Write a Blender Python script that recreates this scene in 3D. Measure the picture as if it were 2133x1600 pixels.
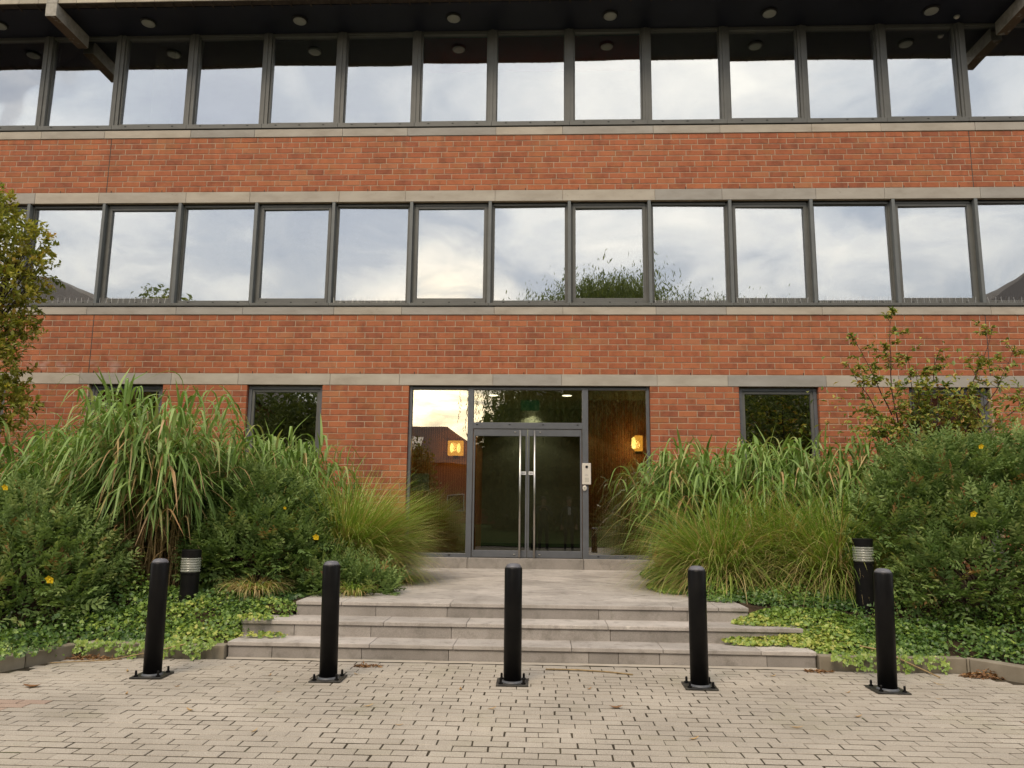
import bpy, math, random
import numpy as np
from mathutils import Matrix, Vector

random.seed(7)
RNG = np.random.default_rng(11)
for o in list(bpy.data.objects):
    bpy.data.objects.remove(o)
S = bpy.context.scene
C = S.collection

# ------------------------------------------------------------------ camera
F_PX, PITCH, YAW, ROLL, CAM_D, CAM_H = 1610.2, math.radians(9.143), math.radians(2.429), math.radians(.612), 12.437, 1.351
fw = Vector((-math.sin(YAW) * math.cos(PITCH), math.cos(YAW) * math.cos(PITCH), math.sin(PITCH)))
rt = Vector((math.cos(YAW), math.sin(YAW), 0))
up = rt.cross(fw)
r2 = rt * math.cos(ROLL) + up * math.sin(ROLL)
u2 = up * math.cos(ROLL) - rt * math.sin(ROLL)
cam = bpy.data.cameras.new('camera')
cam.sensor_width = 36
cam.lens = F_PX / 2133 * 36
cam.clip_start = .05
cam.clip_end = 3000
cam_o = bpy.data.objects.new('camera', cam)
C.objects.link(cam_o)
M4 = Matrix((r2, u2, -fw)).transposed().to_4x4()
M4.translation = Vector((0, -CAM_D, CAM_H))
cam_o.matrix_world = M4
S.camera = cam_o

# ------------------------------------------------------------------ sun, sky, exposure
SUN = Vector((-.22, -.60, .77)).normalized()      # towards the veiled sun: behind the camera, a little left
GLOW = Vector((-.14, -.98, .145)).normalized()     # the break in the cloud low in the west
SUN_EL = math.asin(SUN.z)
SUN_AZ = math.atan2(SUN.x, SUN.y)
sl = bpy.data.lights.new('sun', 'SUN')
sl.energy = 1.45
sl.angle = math.radians(26)
sl.color = (1, .83, .62)
so = bpy.data.objects.new('sun', sl)
so.rotation_euler = SUN.to_track_quat('Z', 'Y').to_euler()
so.location = (0, -20, 30)
C.objects.link(so)

S.view_settings.view_transform = 'Standard'
S.view_settings.look = 'None'
S.view_settings.gamma = 1
S.view_settings.exposure = .86
S.render.resolution_x, S.render.resolution_y = 1024, 768
S.render.engine = 'CYCLES'
S.cycles.max_bounces = 8
S.cycles.transparent_max_bounces = 12

W = bpy.data.worlds.new('World')
S.world = W
W.use_nodes = True


def nd(nt, typ, ins=None, **props):
    n = nt.nodes.new(typ)
    for k, v in props.items():
        setattr(n, k, v)
    for k, v in (ins or {}).items():
        s = n.inputs[k]
        if isinstance(v, bpy.types.NodeSocket):
            nt.links.new(v, s)
        else:
            s.default_value = v
    return n


def mth(nt, op, a, b=None, c=None, clamp=False):
    ins = {0: a}
    if b is not None:
        ins[1] = b
    if c is not None:
        ins[2] = c
    return nd(nt, 'ShaderNodeMath', ins, operation=op, use_clamp=clamp).outputs[0]


def ramp(nt, fac, stops, interp='LINEAR'):
    n = nd(nt, 'ShaderNodeValToRGB', {0: fac})
    cr = n.color_ramp
    cr.interpolation = interp
    while len(cr.elements) < len(stops):
        cr.elements.new(.5)
    for e, (p, c) in zip(cr.elements, stops):
        e.position = p
        if not isinstance(c, (tuple, list)):
            c = (c, c, c)
        e.color = tuple(c) + (1,)
    return n.outputs[0]


def mixc(nt, fac, a, b, blend='MIX'):
    n = nd(nt, 'ShaderNodeMix', data_type='RGBA', blend_type=blend)
    for i, v in ((0, fac), (6, a), (7, b)):
        if isinstance(v, bpy.types.NodeSocket):
            nt.links.new(v, n.inputs[i])
        elif i == 0:
            n.inputs[0].default_value = v
        else:
            n.inputs[i].default_value = tuple(v) + (1,)
    return n.outputs[2]


def build_world():
    nt = W.node_tree
    nt.nodes.clear()
    tc = nd(nt, 'ShaderNodeTexCoord')
    d = nd(nt, 'ShaderNodeVectorMath', {0: tc.outputs['Generated']}, operation='NORMALIZE').outputs[0]
    sx = nd(nt, 'ShaderNodeSeparateXYZ', {0: d})
    x, y, z = sx.outputs
    sky = nd(nt, 'ShaderNodeTexSky', sky_type='NISHITA', sun_disc=False, sun_elevation=SUN_EL, sun_rotation=SUN_AZ,
             altitude=50, air_density=1.2, dust_density=2.5)
    zz = mth(nt, 'ADD', mth(nt, 'MAXIMUM', z, 0.0), .22)
    p = nd(nt, 'ShaderNodeCombineXYZ', {0: mth(nt, 'DIVIDE', x, zz), 1: mth(nt, 'DIVIDE', y, zz), 2: .37})
    n1 = nd(nt, 'ShaderNodeTexNoise', {'Vector': p.outputs[0], 'Scale': 2.3, 'Detail': 8, 'Roughness': .58, 'Distortion': .5})
    n2 = nd(nt, 'ShaderNodeTexNoise', {'Vector': p.outputs[0], 'Scale': .7, 'Detail': 3, 'Roughness': .5})
    m = mth(nt, 'ADD', mth(nt, 'MULTIPLY', n1.outputs[0], .65), mth(nt, 'MULTIPLY', n2.outputs[0], .35))
    # cloud deck: blue-grey bellies, pale tops
    cl = ramp(nt, m, [(.38, (3.8, 4.1, 4.7)), (.46, (5.1, 5.35, 5.8)), (.52, (6.8, 6.85, 6.95)), (.60, (8.5, 8.25, 7.85)), (.68, (10.4, 9.9, 9.0))])
    # nearer to the sun and the horizon the cloud is lit warm
    dt = nd(nt, 'ShaderNodeVectorMath', {0: d, 1: tuple(GLOW)}, operation='DOT_PRODUCT').outputs['Value']
    low = nd(nt, 'ShaderNodeMapRange', {0: z, 1: .42, 2: .02, 3: 0.0, 4: 1.0}, clamp=True).outputs[0]
    tow = nd(nt, 'ShaderNodeMapRange', {0: dt, 1: .2, 2: 1.0, 3: .0, 4: 1.0}, clamp=True).outputs[0]
    warm = mth(nt, 'MULTIPLY', mth(nt, 'POWER', low, 1.6), mth(nt, 'ADD', .25, mth(nt, 'MULTIPLY', tow, .75)), clamp=True)
    cl = mixc(nt, warm, cl, mixc(nt, 1.0, cl, (1.26, 1.10, .84), 'MULTIPLY'))
    glow = mth(nt, 'POWER', mth(nt, 'MAXIMUM', dt, 0.0), 260.0)
    streak = ramp(nt, n1.outputs[0], [(.42, .25), (.6, 1.0)])
    gl = mixc(nt, 1.0, (52, 39, 20), mixc(nt, glow, (0, 0, 0), streak), 'MULTIPLY')
    cl = mixc(nt, 1.0, cl, gl, 'ADD')
    cover = ramp(nt, m, [(.30, .72), (.48, .95)])
    col = mixc(nt, cover, sky.outputs[0], cl)
    bg = nd(nt, 'ShaderNodeBackground', {0: col, 1: .1})
    out = nd(nt, 'ShaderNodeOutputWorld', {0: bg.outputs[0]})


build_world()

# ------------------------------------------------------------------ materials
MATS = {}


def new_mat(name):
    m = bpy.data.materials.new(name)
    m.use_nodes = True
    m.node_tree.nodes.clear()
    MATS[name] = m
    return m, m.node_tree


def pos(nt):
    return nd(nt, 'ShaderNodeNewGeometry').outputs['Position']


def noise(nt, scale, detail=4, rough=.55, vec=None, dist=0.0):
    return nd(nt, 'ShaderNodeTexNoise', {'Vector': vec or pos(nt), 'Scale': scale, 'Detail': detail, 'Roughness': rough, 'Distortion': dist}).outputs[0]


def stretch(nt, sx, sy, sz):
    return nd(nt, 'ShaderNodeVectorMath', {0: pos(nt), 1: (sx, sy, sz)}, operation='MULTIPLY').outputs[0]


def finish(nt, col, rough=.8, bump=None, bstr=.3, bdist=.01, spec=.4, metal=0.0):
    ins = {'Base Color': col if isinstance(col, bpy.types.NodeSocket) else tuple(col) + (1,), 'Roughness': rough, 'Metallic': metal,
           'Specular IOR Level': spec}
    if bump is not None:
        b = nd(nt, 'ShaderNodeBump', {'Height': bump, 'Strength': bstr, 'Distance': bdist})
        ins['Normal'] = b.outputs[0]
    p = nd(nt, 'ShaderNodeBsdfPrincipled', ins)
    nd(nt, 'ShaderNodeOutputMaterial', {0: p.outputs[0]})
    return p


def rnd(nt):
    return nd(nt, 'ShaderNodeAttribute', attribute_name='rnd').outputs['Fac']


def simple(name, col, rough=.6, var=.12, scale=6, bstr=.1, metal=0.0, spec=.4):
    m, nt = new_mat(name)
    n = noise(nt, scale, 5)
    lo = tuple(c * (1 - var) for c in col)
    hi = tuple(min(1, c * (1 + var)) for c in col)
    c = ramp(nt, n, [(.3, lo), (.7, hi)])
    finish(nt, c, rough, noise(nt, scale * 14, 3), bstr, .004, spec, metal)
    return m


def make_materials():
    # brick
    m, nt = new_mat('brick')
    r = rnd(nt)
    base = ramp(nt, r, [(0, (.285, .093, .049)), (.10, (.310, .100, .050)), (.3, (.335, .108, .051)), (.7, (.355, .117, .054)),
                        (.92, (.385, .134, .060)), (1, (.355, .148, .074))])
    sm = nd(nt, 'ShaderNodeMapRange', {0: mth(nt, 'ADD', noise(nt, 7.5, 4, .6, stretch(nt, 1, 1, .8), .4), mth(nt, 'MULTIPLY', mth(nt, 'SUBTRACT', r, .5), .10)), 1: .33, 2: .52, 3: .74, 4: .99}).outputs[0]
    base = mixc(nt, 1.0, base, sm, 'MULTIPLY')
    och = nd(nt, 'ShaderNodeMapRange', {0: noise(nt, 3.1, 3), 1: .52, 2: .72, 3: 0, 4: .5}).outputs[0]
    base = mixc(nt, och, base, (.33, .155, .060))
    vor = nd(nt, 'ShaderNodeTexVoronoi', {'Vector': pos(nt), 'Scale': 34.0}).outputs['Distance']
    fl = nd(nt, 'ShaderNodeMapRange', {0: vor, 1: .12, 2: .07, 3: 0, 4: 1}).outputs[0]
    fl = mth(nt, 'MULTIPLY', fl, nd(nt, 'ShaderNodeMapRange', {0: noise(nt, 21, 1), 1: .56, 2: .6}).outputs[0])
    base = mixc(nt, fl, base, (.55, .43, .33))
    grain = noise(nt, 95, 4, .7)
    base = mixc(nt, .6, base, ramp(nt, grain, [(.3, .62), (.7, 1.3)]), 'MULTIPLY')
    wz = nd(nt, 'ShaderNodeMapRange', {0: noise(nt, 1.0, 5, .6, stretch(nt, 1.6, 1, .35)), 1: .3, 2: .7, 3: .84, 4: 1.08}).outputs[0]
    base = mixc(nt, 1.0, base, wz, 'MULTIPLY')
    spz = nd(nt, 'ShaderNodeSeparateXYZ', {0: pos(nt)}).outputs[2]
    dr = noise(nt, 2.2, 5, .65, stretch(nt, 3.2, 1, .22))
    dr = nd(nt, 'ShaderNodeMapRange', {0: dr, 1: .50, 2: .66, 3: 0, 4: .42}).outputs[0]
    for zt_ in (7.692, 4.513):
        near = mth(nt, 'MULTIPLY', nd(nt, 'ShaderNodeMapRange', {0: spz, 1: zt_ - .75, 2: zt_ - .02}).outputs[0], mth(nt, 'LESS_THAN', spz, zt_ + .05))
        base = mixc(nt, mth(nt, 'MULTIPLY', dr, near), base, (.14, .07, .045))
    # salt bloom on the courses just over the lower stone band, far left
    sp = nd(nt, 'ShaderNodeSeparateXYZ', {0: pos(nt)})
    bx = mth(nt, 'MULTIPLY', nd(nt, 'ShaderNodeMapRange', {0: sp.outputs[0], 1: -6.7, 2: -7.3}).outputs[0],
             nd(nt, 'ShaderNodeMapRange', {0: sp.outputs[2], 1: 3.85, 2: 3.6}).outputs[0])
    bx = mth(nt, 'MULTIPLY', bx, mth(nt, 'GREATER_THAN', sp.outputs[2], 3.5))
    bx = mth(nt, 'MULTIPLY', bx, nd(nt, 'ShaderNodeMapRange', {0: noise(nt, 4.5, 4), 1: .50, 2: .68, 3: 0, 4: .5}).outputs[0])
    base = mixc(nt, bx, base, (.50, .40, .36))
    finish(nt, base, .85, grain, .45, .004, .3)

    m, nt = new_mat('mortar')
    finish(nt, ramp(nt, noise(nt, 11), [(.3, (.31, .225, .160)), (.7, (.45, .345, .255))]), .95, noise(nt, 150), .4, .003, .2)

    # stone bands
    m, nt = new_mat('stone')
    n = noise(nt, 3.2, 6, .6, stretch(nt, .6, 1, 1.6))
    c = ramp(nt, n, [(.25, (.275, .250, .215)), (.5, (.35, .324, .285)), (.75, (.405, .382, .342))])
    c = mixc(nt, 1.0, c, ramp(nt, rnd(nt), [(0, (.80, .82, .86)), (1, (1.10, 1.06, 1.0))]), 'MULTIPLY')
    st = nd(nt, 'ShaderNodeMapRange', {0: noise(nt, 13, 6, .7, dist=.6), 1: .60, 2: .74, 3: 0, 4: .55}).outputs[0]
    st = mth(nt, 'MULTIPLY', st, nd(nt, 'ShaderNodeMapRange', {0: noise(nt, 1.3, 2), 1: .48, 2: .62}).outputs[0])
    c = mixc(nt, st, c, (.11, .10, .085))
    finish(nt, c, .85, noise(nt, 70, 5, .7), .25, .003, .3)

    # granite-like concrete of the steps
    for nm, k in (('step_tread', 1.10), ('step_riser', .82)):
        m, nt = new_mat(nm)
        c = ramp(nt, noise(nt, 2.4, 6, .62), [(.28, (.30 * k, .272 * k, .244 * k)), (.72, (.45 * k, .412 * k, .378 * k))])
        c = mixc(nt, 1.0, c, ramp(nt, rnd(nt), [(0, .82), (1, 1.12)]), 'MULTIPLY')
        c = mixc(nt, .55, c, ramp(nt, noise(nt, 190, 2, .8), [(.32, .55), (.7, 1.35)]), 'MULTIPLY')
        d = nd(nt, 'ShaderNodeMapRange', {0: noise(nt, 6.5, 5, .7), 1: .52, 2: .72, 3: 0, 4: .6}).outputs[0]
        c = mixc(nt, d, c, (.13, .118, .10))
        v = nd(nt, 'ShaderNodeTexVoronoi', {'Vector': pos(nt), 'Scale': 3.1, 'Randomness': 1.0}).outputs['Distance']
        w = mth(nt, 'MULTIPLY', nd(nt, 'ShaderNodeMapRange', {0: mth(nt, 'ADD', v, mth(nt, 'MULTIPLY', noise(nt, 40), .12)), 1: .135, 2: .10}).outputs[0],
                nd(nt, 'ShaderNodeMapRange', {0: noise(nt, 1.9, 0), 1: .55, 2: .6}).outputs[0])
        c = mixc(nt, mth(nt, 'MULTIPLY', w, .6), c, (.66, .62, .56))
        finish(nt, c, .8, noise(nt, 170, 4, .8), .35, .003, .3)

    # pavers
    m, nt = new_mat('paver')
    c = ramp(nt, rnd(nt), [(0, (.285, .25, .204)), (.25, (.350, .310, .255)), (.6, (.385, .342, .284)), (.93, (.412, .368, .308)), (.94, (.35, .26, .205)), (1, (.37, .275, .215))])
    c = mixc(nt, 1.0, c, ramp(nt, noise(nt, .9, 5, .6), [(.3, .78), (.7, 1.10)]), 'MULTIPLY')
    gr = nd(nt, 'ShaderNodeMapRange', {0: noise(nt, 1.5, 4), 1: .55, 2: .75, 3: 0, 4: .4}).outputs[0]
    c = mixc(nt, gr, c, (.25, .235, .15))
    sp = noise(nt, 150, 2, .85)
    c = mixc(nt, .75, c, ramp(nt, sp, [(.3, .52), (.5, 1.0), (.72, 1.5)]), 'MULTIPLY')
    oil = nd(nt, 'ShaderNodeTexVoronoi', {'Vector': pos(nt), 'Scale': .62}).outputs['Distance']
    oi = nd(nt, 'ShaderNodeMapRange', {0: mth(nt, 'ADD', oil, mth(nt, 'MULTIPLY', noise(nt, 16, 4), .14)), 1: .135, 2: .10, 3: 0, 4: .75}).outputs[0]
    c = mixc(nt, oi, c, (.045, .04, .035))
    finish(nt, c, .88, sp, .5, .003, .3)

    m, nt = new_mat('joint_sand')
    c = ramp(nt, noise(nt, 5, 5), [(.35, (.032, .026, .019)), (.6, (.07, .058, .040)), (.75, (.055, .066, .022))])
    finish(nt, c, .95, noise(nt, 120), .6, .004, .1)
    m, nt = new_mat('soil')
    finish(nt, ramp(nt, noise(nt, 9, 6), [(.3, (.022, .016, .010)), (.7, (.065, .045, .028))]), .95, noise(nt, 40), .8, .02, .1)
    m, nt = new_mat('asphalt')
    finish(nt, ramp(nt, noise(nt, 3, 6), [(.3, (.12, .11, .095)), (.7, (.20, .185, .16))]), .9, noise(nt, 120), .5, .004, .2)
    m, nt = new_mat('lawn')
    finish(nt, ramp(nt, noise(nt, 2.5, 6), [(.3, (.03, .06, .012)), (.7, (.07, .12, .03))]), .95, noise(nt, 60), .8, .03, .1)
    m, nt = new_mat('kerb_concrete')
    c = ramp(nt, noise(nt, 4, 6), [(.3, (.19, .16, .115)), (.7, (.33, .29, .225))])
    c = mixc(nt, 1.0, c, ramp(nt, rnd(nt), [(0, .8), (1, 1.1)]), 'MULTIPLY')
    finish(nt, c, .9, noise(nt, 100), .4, .003, .2)

    simple('frame_grey', (.100, .101, .094), .42, .12, 5, .05)
    simple('fin_grey', (.120, .128, .128), .4, .10, 5, .05)
    simple('door_grey', (.098, .104, .116), .40, .10, 7, .05)
    simple('gasket_black', (.008, .008, .008), .6, .2, 8)
    m, nt = new_mat('soffit_paint')
    c = ramp(nt, noise(nt, 1.4, 5), [(.3, (.0065, .008, .015)), (.7, (.011, .013, .024))])
    finish(nt, c, .5, noise(nt, 30), .05, .004, .3)
    m, nt = new_mat('fascia_tile')
    c = mixc(nt, 1.0, ramp(nt, noise(nt, 4, 5), [(.3, (.30, .27, .21)), (.7, (.43, .39, .31))]), ramp(nt, rnd(nt), [(0, .85), (1, 1.1)]), 'MULTIPLY')
    finish(nt, c, .8, noise(nt, 50), .2, .004)
    simple('eave_underside', (.045, .034, .025), .85, .4, 9, .3)
    m, nt = new_mat('beam_paint')
    c = ramp(nt, noise(nt, 5, 6, .7), [(.35, (.20, .19, .165)), (.6, (.33, .31, .27))])
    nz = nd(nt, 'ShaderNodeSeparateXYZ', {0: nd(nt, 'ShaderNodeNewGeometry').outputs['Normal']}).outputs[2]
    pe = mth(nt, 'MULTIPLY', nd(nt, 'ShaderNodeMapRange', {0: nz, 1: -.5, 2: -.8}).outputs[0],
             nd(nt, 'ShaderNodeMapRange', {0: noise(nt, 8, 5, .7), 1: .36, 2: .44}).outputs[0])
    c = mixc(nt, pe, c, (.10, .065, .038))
    finish(nt, c, .8, noise(nt, 26, 5), .5, .008)
    simple('roof_tile', (.036, .027, .023), .8, .35, 8, .5)
    m, nt = new_mat('black_paint')
    c = ramp(nt, noise(nt, 6, 5), [(.35, (.0055, .0055, .006)), (.75, (.011, .0105, .010))])
    finish(nt, c, ramp(nt, noise(nt, 11, 4), [(.3, .34), (.7, .48)]), noise(nt, 60), .04, .002, .11)
    m, nt = new_mat('plate_paint')
    c = ramp(nt, noise(nt, 18, 5), [(.4, (.010, .010, .0095)), (.7, (.05, .045, .036))])
    finish(nt, c, .5, noise(nt, 80), .2, .002, .5)
    simple('weld_grey', (.075, .08, .09), .45, .25, 20, .2)
    m, nt = new_mat('steel')
    finish(nt, ramp(nt, noise(nt, 30, 3), [(.3, (.50, .475, .44)), (.7, (.62, .60, .56))]), .32, noise(nt, 160), .05, .001, .5, 1.0)
    simple('pale_plastic', (.56, .52, .46), .45, .05, 5, .03)
    simple('label_white', (.62, .62, .62), .6, .05)
    simple('label_ink', (.20, .20, .22), .6, .05)
    simple('lamp_disc', (.27, .28, .25), .5, .08)
    simple('lens_core', (.36, .36, .31), .5, .15, 20)
    m, nt = new_mat('lens_clear')
    g = nd(nt, 'ShaderNodeBsdfPrincipled', {'Base Color': (.42, .43, .38, 1), 'Roughness': .14, 'Alpha': .5, 'Specular IOR Level': .6})
    nd(nt, 'ShaderNodeOutputMaterial', {0: g.outputs[0]})

    def glass(name, refl, tint, bump):
        m, nt = new_mat(name)
        fr = nd(nt, 'ShaderNodeFresnel', {'IOR': 1.45}).outputs[0]
        fac = mth(nt, 'ADD', fr, refl, clamp=True)
        b = nd(nt, 'ShaderNodeBump', {'Height': noise(nt, 1.1, 1), 'Strength': bump, 'Distance': .02}).outputs[0]
        gl = nd(nt, 'ShaderNodeBsdfGlossy', {'Color': (.95, .965, .98, 1), 'Roughness': .006, 'Normal': b})
        tr = nd(nt, 'ShaderNodeBsdfTransparent', {'Color': tuple(tint) + (1,)})
        mx = nd(nt, 'ShaderNodeMixShader', {0: fac, 1: tr.outputs[0], 2: gl.outputs[0]})
        nd(nt, 'ShaderNodeOutputMaterial', {0: mx.outputs[0]})
    glass('glass_upper', .42, (.80, .82, .80), .16)
    glass('glass_low', .21, (.60, .62, .58), .08)
    glass('glass_door', .03, (.48, .50, .46), .05)
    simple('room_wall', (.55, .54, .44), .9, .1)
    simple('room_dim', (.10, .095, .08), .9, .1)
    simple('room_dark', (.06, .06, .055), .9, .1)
    simple('blind_red', (.42, .05, .05), .85, .1)
    simple('blind_brown', (.16, .135, .095), .9, .15)
    simple('column_cream', (.62, .55, .36), .8, .08)
    simple('lobby_wall', (.22, .23, .15), .8, .1)
    m, nt = new_mat('lobby_wood')
    w = nd(nt, 'ShaderNodeTexWave', {'Vector': stretch(nt, 3, 3, .25), 'Scale': 2.5, 'Distortion': 6, 'Detail': 3}).outputs['Fac']
    finish(nt, ramp(nt, w, [(.2, (.22, .085, .025)), (.8, (.40, .17, .055))]), .45, w, .05, .002)
    simple('lobby_floor', (.11, .105, .09), .35, .2)
    for nm, col, st in (('amber_glow', (1, .40, .05), 1.5), ('bulb_glow', (1, .66, .16), 3.0), ('down_glow', (1, .86, .64), 5.0), ('exit_glow', (.02, .22, .09), .12)):
        m, nt = new_mat(nm)
        e = nd(nt, 'ShaderNodeEmission', {0: tuple(col) + (1,), 1: st})
        nd(nt, 'ShaderNodeOutputMaterial', {0: e.outputs[0]})

    def leaf(name, stops, trans=.28, rough=.5, spec=.35):
        m, nt = new_mat(name)
        r = mth(nt, 'ADD', rnd(nt), mth(nt, 'MULTIPLY', mth(nt, 'SUBTRACT', noise(nt, 3.0, 3), .5), .16), clamp=True)
        c = ramp(nt, r, stops)
        p = nd(nt, 'ShaderNodeBsdfPrincipled', {'Base Color': c, 'Roughness': rough, 'Specular IOR Level': spec})
        t = nd(nt, 'ShaderNodeBsdfTranslucent', {'Color': mixc(nt, 1.0, c, (1.25, 1.3, .7), 'MULTIPLY')})
        mx = nd(nt, 'ShaderNodeMixShader', {0: trans, 1: p.outputs[0], 2: t.outputs[0]})
        nd(nt, 'ShaderNodeOutputMaterial', {0: mx.outputs[0]})
    leaf('leaf_hypericum', [(0, (.065, .112, .036)), (.35, (.128, .200, .060)), (.65, (.205, .285, .092)), (.88, (.31, .37, .13)), (.95, (.26, .20, .07)), (1, (.27, .15, .06))], .28, .55, .2)
    leaf('leaf_reed', [(0, (.075, .13, .028)), (.35, (.15, .25, .055)), (.62, (.24, .36, .10)), (.76, (.33, .43, .16)), (.83, (.36, .33, .12)), (.90, (.52, .38, .19)), (1, (.40, .23, .11))], .3, .42)
    leaf('leaf_finegrass', [(0, (.095, .165, .025)), (.4, (.19, .30, .045)), (.7, (.28, .39, .075)), (.82, (.38, .38, .11)), (.92, (.52, .42, .20)), (1, (.45, .30, .14))], .3, .5)
    leaf('leaf_ivy', [(0, (.035, .080, .020)), (.35, (.085, .160, .034)), (.65, (.19, .29, .055)), (.88, (.33, .42, .085)), (1, (.44, .44, .11))], .25, .38, .45)
    leaf('leaf_tree', [(0, (.11, .14, .03)), (.4, (.22, .24, .045)), (.7, (.35, .33, .06)), (.9, (.44, .34, .07)), (1, (.42, .25, .07))], .4, .45)
    leaf('leaf_autumn', [(0, (.07, .12, .03)), (.35, (.13, .19, .042)), (.6, (.25, .28, .055)), (.8, (.40, .34, .08)), (.93, (.42, .24, .06)), (1, (.45, .13, .07))], .3, .45)
    leaf('leaf_willow', [(0, (.07, .10, .025)), (.5, (.15, .18, .045)), (1, (.25, .27, .08))], .3, .5)
    leaf('leaf_dry', [(0, (.13, .065, .030)), (.5, (.27, .14, .06)), (1, (.46, .31, .14))], .15, .7)
    simple('bark', (.055, .042, .03), .9, .3, 20, .6)
    simple('twig_red', (.06, .03, .022), .8, .3, 20, .3)
    simple('reed_stem', (.27, .19, .09), .8, .35, 25, .3)
    simple('petal_yellow', (.88, .60, .02), .6, .08)
    simple('skin', (.38, .22, .15), .55, .06)
    simple('suit_cloth', (.022, .024, .03), .85, .15)
    simple('dark_cloth', (.035, .034, .038), .85, .15)
    simple('shirt_cloth', (.6, .6, .6), .8, .05)
    simple('hair_dark', (.03, .022, .016), .7, .2)
    simple('phone_black', (.01, .01, .011), .2, .1)
    simple('far_brick', (.27, .10, .055), .9, .25, 9)
    simple('far_window', (.03, .035, .04), .15, .1)
    simple('far_white', (.55, .55, .52), .7, .1)
    simple('solar_panel', (.02, .024, .04), .2, .2)


make_materials()
mat = MATS.get

# ------------------------------------------------------------------ mesh helpers
WORLD = {}     # world origin of every object that gets children


class MB:
    def __init__(s):
        s.V, s.F, s.A, s.n = [], [], [], 0

    def add(s, vs, fs, a=.5):
        s.V += [tuple(v) for v in vs]
        s.F += [tuple(i + s.n for i in f) for f in fs]
        s.A += [a] * len(fs)
        s.n += len(vs)

    def box(s, x0, x1, y0, y1, z0, z1, a=.5):
        s.add([(x0, y0, z0), (x1, y0, z0), (x1, y1, z0), (x0, y1, z0), (x0, y0, z1), (x1, y0, z1), (x1, y1, z1), (x0, y1, z1)],
              [(0, 3, 2, 1), (4, 5, 6, 7), (0, 1, 5, 4), (1, 2, 6, 5), (2, 3, 7, 6), (3, 0, 4, 7)], a)
        return s

    def frame(s, x0, x1, z0, z1, y0, y1, l, r, b, t):
        """rectangular ring in the facade plane, four butted bars"""
        s.box(x0, x0 + l, y0, y1, z0, z1)
        s.box(x1 - r, x1, y0, y1, z0, z1)
        if b:
            s.box(x0 + l, x1 - r, y0, y1, z0, z0 + b)
        if t:
            s.box(x0 + l, x1 - r, y0, y1, z1 - t, z1)
        return s

    def poly(s, pts, z0, z1, a=.5):
        n = len(pts)
        s.add([(p[0], p[1], z0) for p in pts] + [(p[0], p[1], z1) for p in pts],
              [tuple(range(n))[::-1], tuple(range(n, 2 * n))] + [(i, (i + 1) % n, n + (i + 1) % n, n + i) for i in range(n)], a)
        return s

    def lathe(s, prof, c=(0, 0, 0), seg=24, a=.5, caps=True):
        vs, fs = [], []
        for r, z in prof:
            for k in range(seg):
                t = 2 * math.pi * k / seg
                vs.append((c[0] + r * math.cos(t), c[1] + r * math.sin(t), c[2] + z))
        for j in range(len(prof) - 1):
            for k in range(seg):
                k2 = (k + 1) % seg
                fs.append((j * seg + k, j * seg + k2, (j + 1) * seg + k2, (j + 1) * seg + k))
        if caps:
            fs.append(tuple(range(seg))[::-1])
            fs.append(tuple((len(prof) - 1) * seg + k for k in range(seg)))
        s.add(vs, fs, a)
        return s

    def tube(s, path, radii, seg=6, a=.5):
        path = [Vector(p) for p in path]
        if not isinstance(radii, (list, tuple)):
            radii = [radii] * len(path)
        vs, fs = [], []
        for i, p in enumerate(path):
            d = (path[min(i + 1, len(path) - 1)] - path[max(i - 1, 0)]).normalized()
            q = Vector((0, 0, 1)) if abs(d.z) < .9 else Vector((1, 0, 0))
            u = d.cross(q).normalized()
            w = d.cross(u).normalized()
            for k in range(seg):
                t = 2 * math.pi * k / seg
                vs.append(p + (u * math.cos(t) + w * math.sin(t)) * radii[i])
        for i in range(len(path) - 1):
            for k in range(seg):
                k2 = (k + 1) % seg
                fs.append((i * seg + k, i * seg + k2, (i + 1) * seg + k2, (i + 1) * seg + k))
        fs.append(tuple(range(seg))[::-1])
        fs.append(tuple((len(path) - 1) * seg + k for k in range(seg)))
        s.add(vs, fs, a)
        return s

    def mesh(s, name, m):
        me = bpy.data.meshes.new(name)
        me.from_pydata(s.V, [], s.F)
        at = me.attributes.new('rnd', 'FLOAT', 'FACE')
        at.data.foreach_set('value', np.array(s.A, dtype=np.float32))
        me.materials.append(mat(m) if isinstance(m, str) else m)
        me.update()
        return me

    def build(s, name, m, parent=None, smooth=False, bevel=0, loc=None):
        return link(name, s.mesh(name, m), parent, smooth, bevel, loc)


def link(name, me, parent=None, smooth=False, bevel=0, loc=None):
    """geometry is in world coordinates unless loc is given (then loc is the world place)"""
    o = bpy.data.objects.new(name, me)
    C.objects.link(o)
    w = Vector(loc) if loc is not None else Vector((0, 0, 0))
    if parent is not None:
        o.parent = parent
        o.location = w - WORLD.get(parent.name, Vector((0, 0, 0)))
    else:
        o.location = w
    WORLD[o.name] = w
    if smooth:
        me.polygons.foreach_set('use_smooth', [True] * len(me.polygons))
    if bevel:
        b = o.modifiers.new('bevel', 'BEVEL')
        b.width = bevel
        b.segments = 2
        b.limit_method = 'ANGLE'
        b.harden_normals = False
    return o


def thing(name, label, cat, loc=(0, 0, 0), group=None, rotz=0):
    o = bpy.data.objects.new(name, None)
    C.objects.link(o)
    o.location = loc
    o.rotation_euler = (0, 0, rotz)
    o.empty_display_size = .2
    WORLD[o.name] = Vector(loc)
    return tag(o, label, cat, group)


def tag(o, label, cat, group=None, kind=None):
    o['label'] = label
    o['category'] = cat
    if group:
        o['group'] = group
    if kind:
        o['kind'] = kind
    return o


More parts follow.
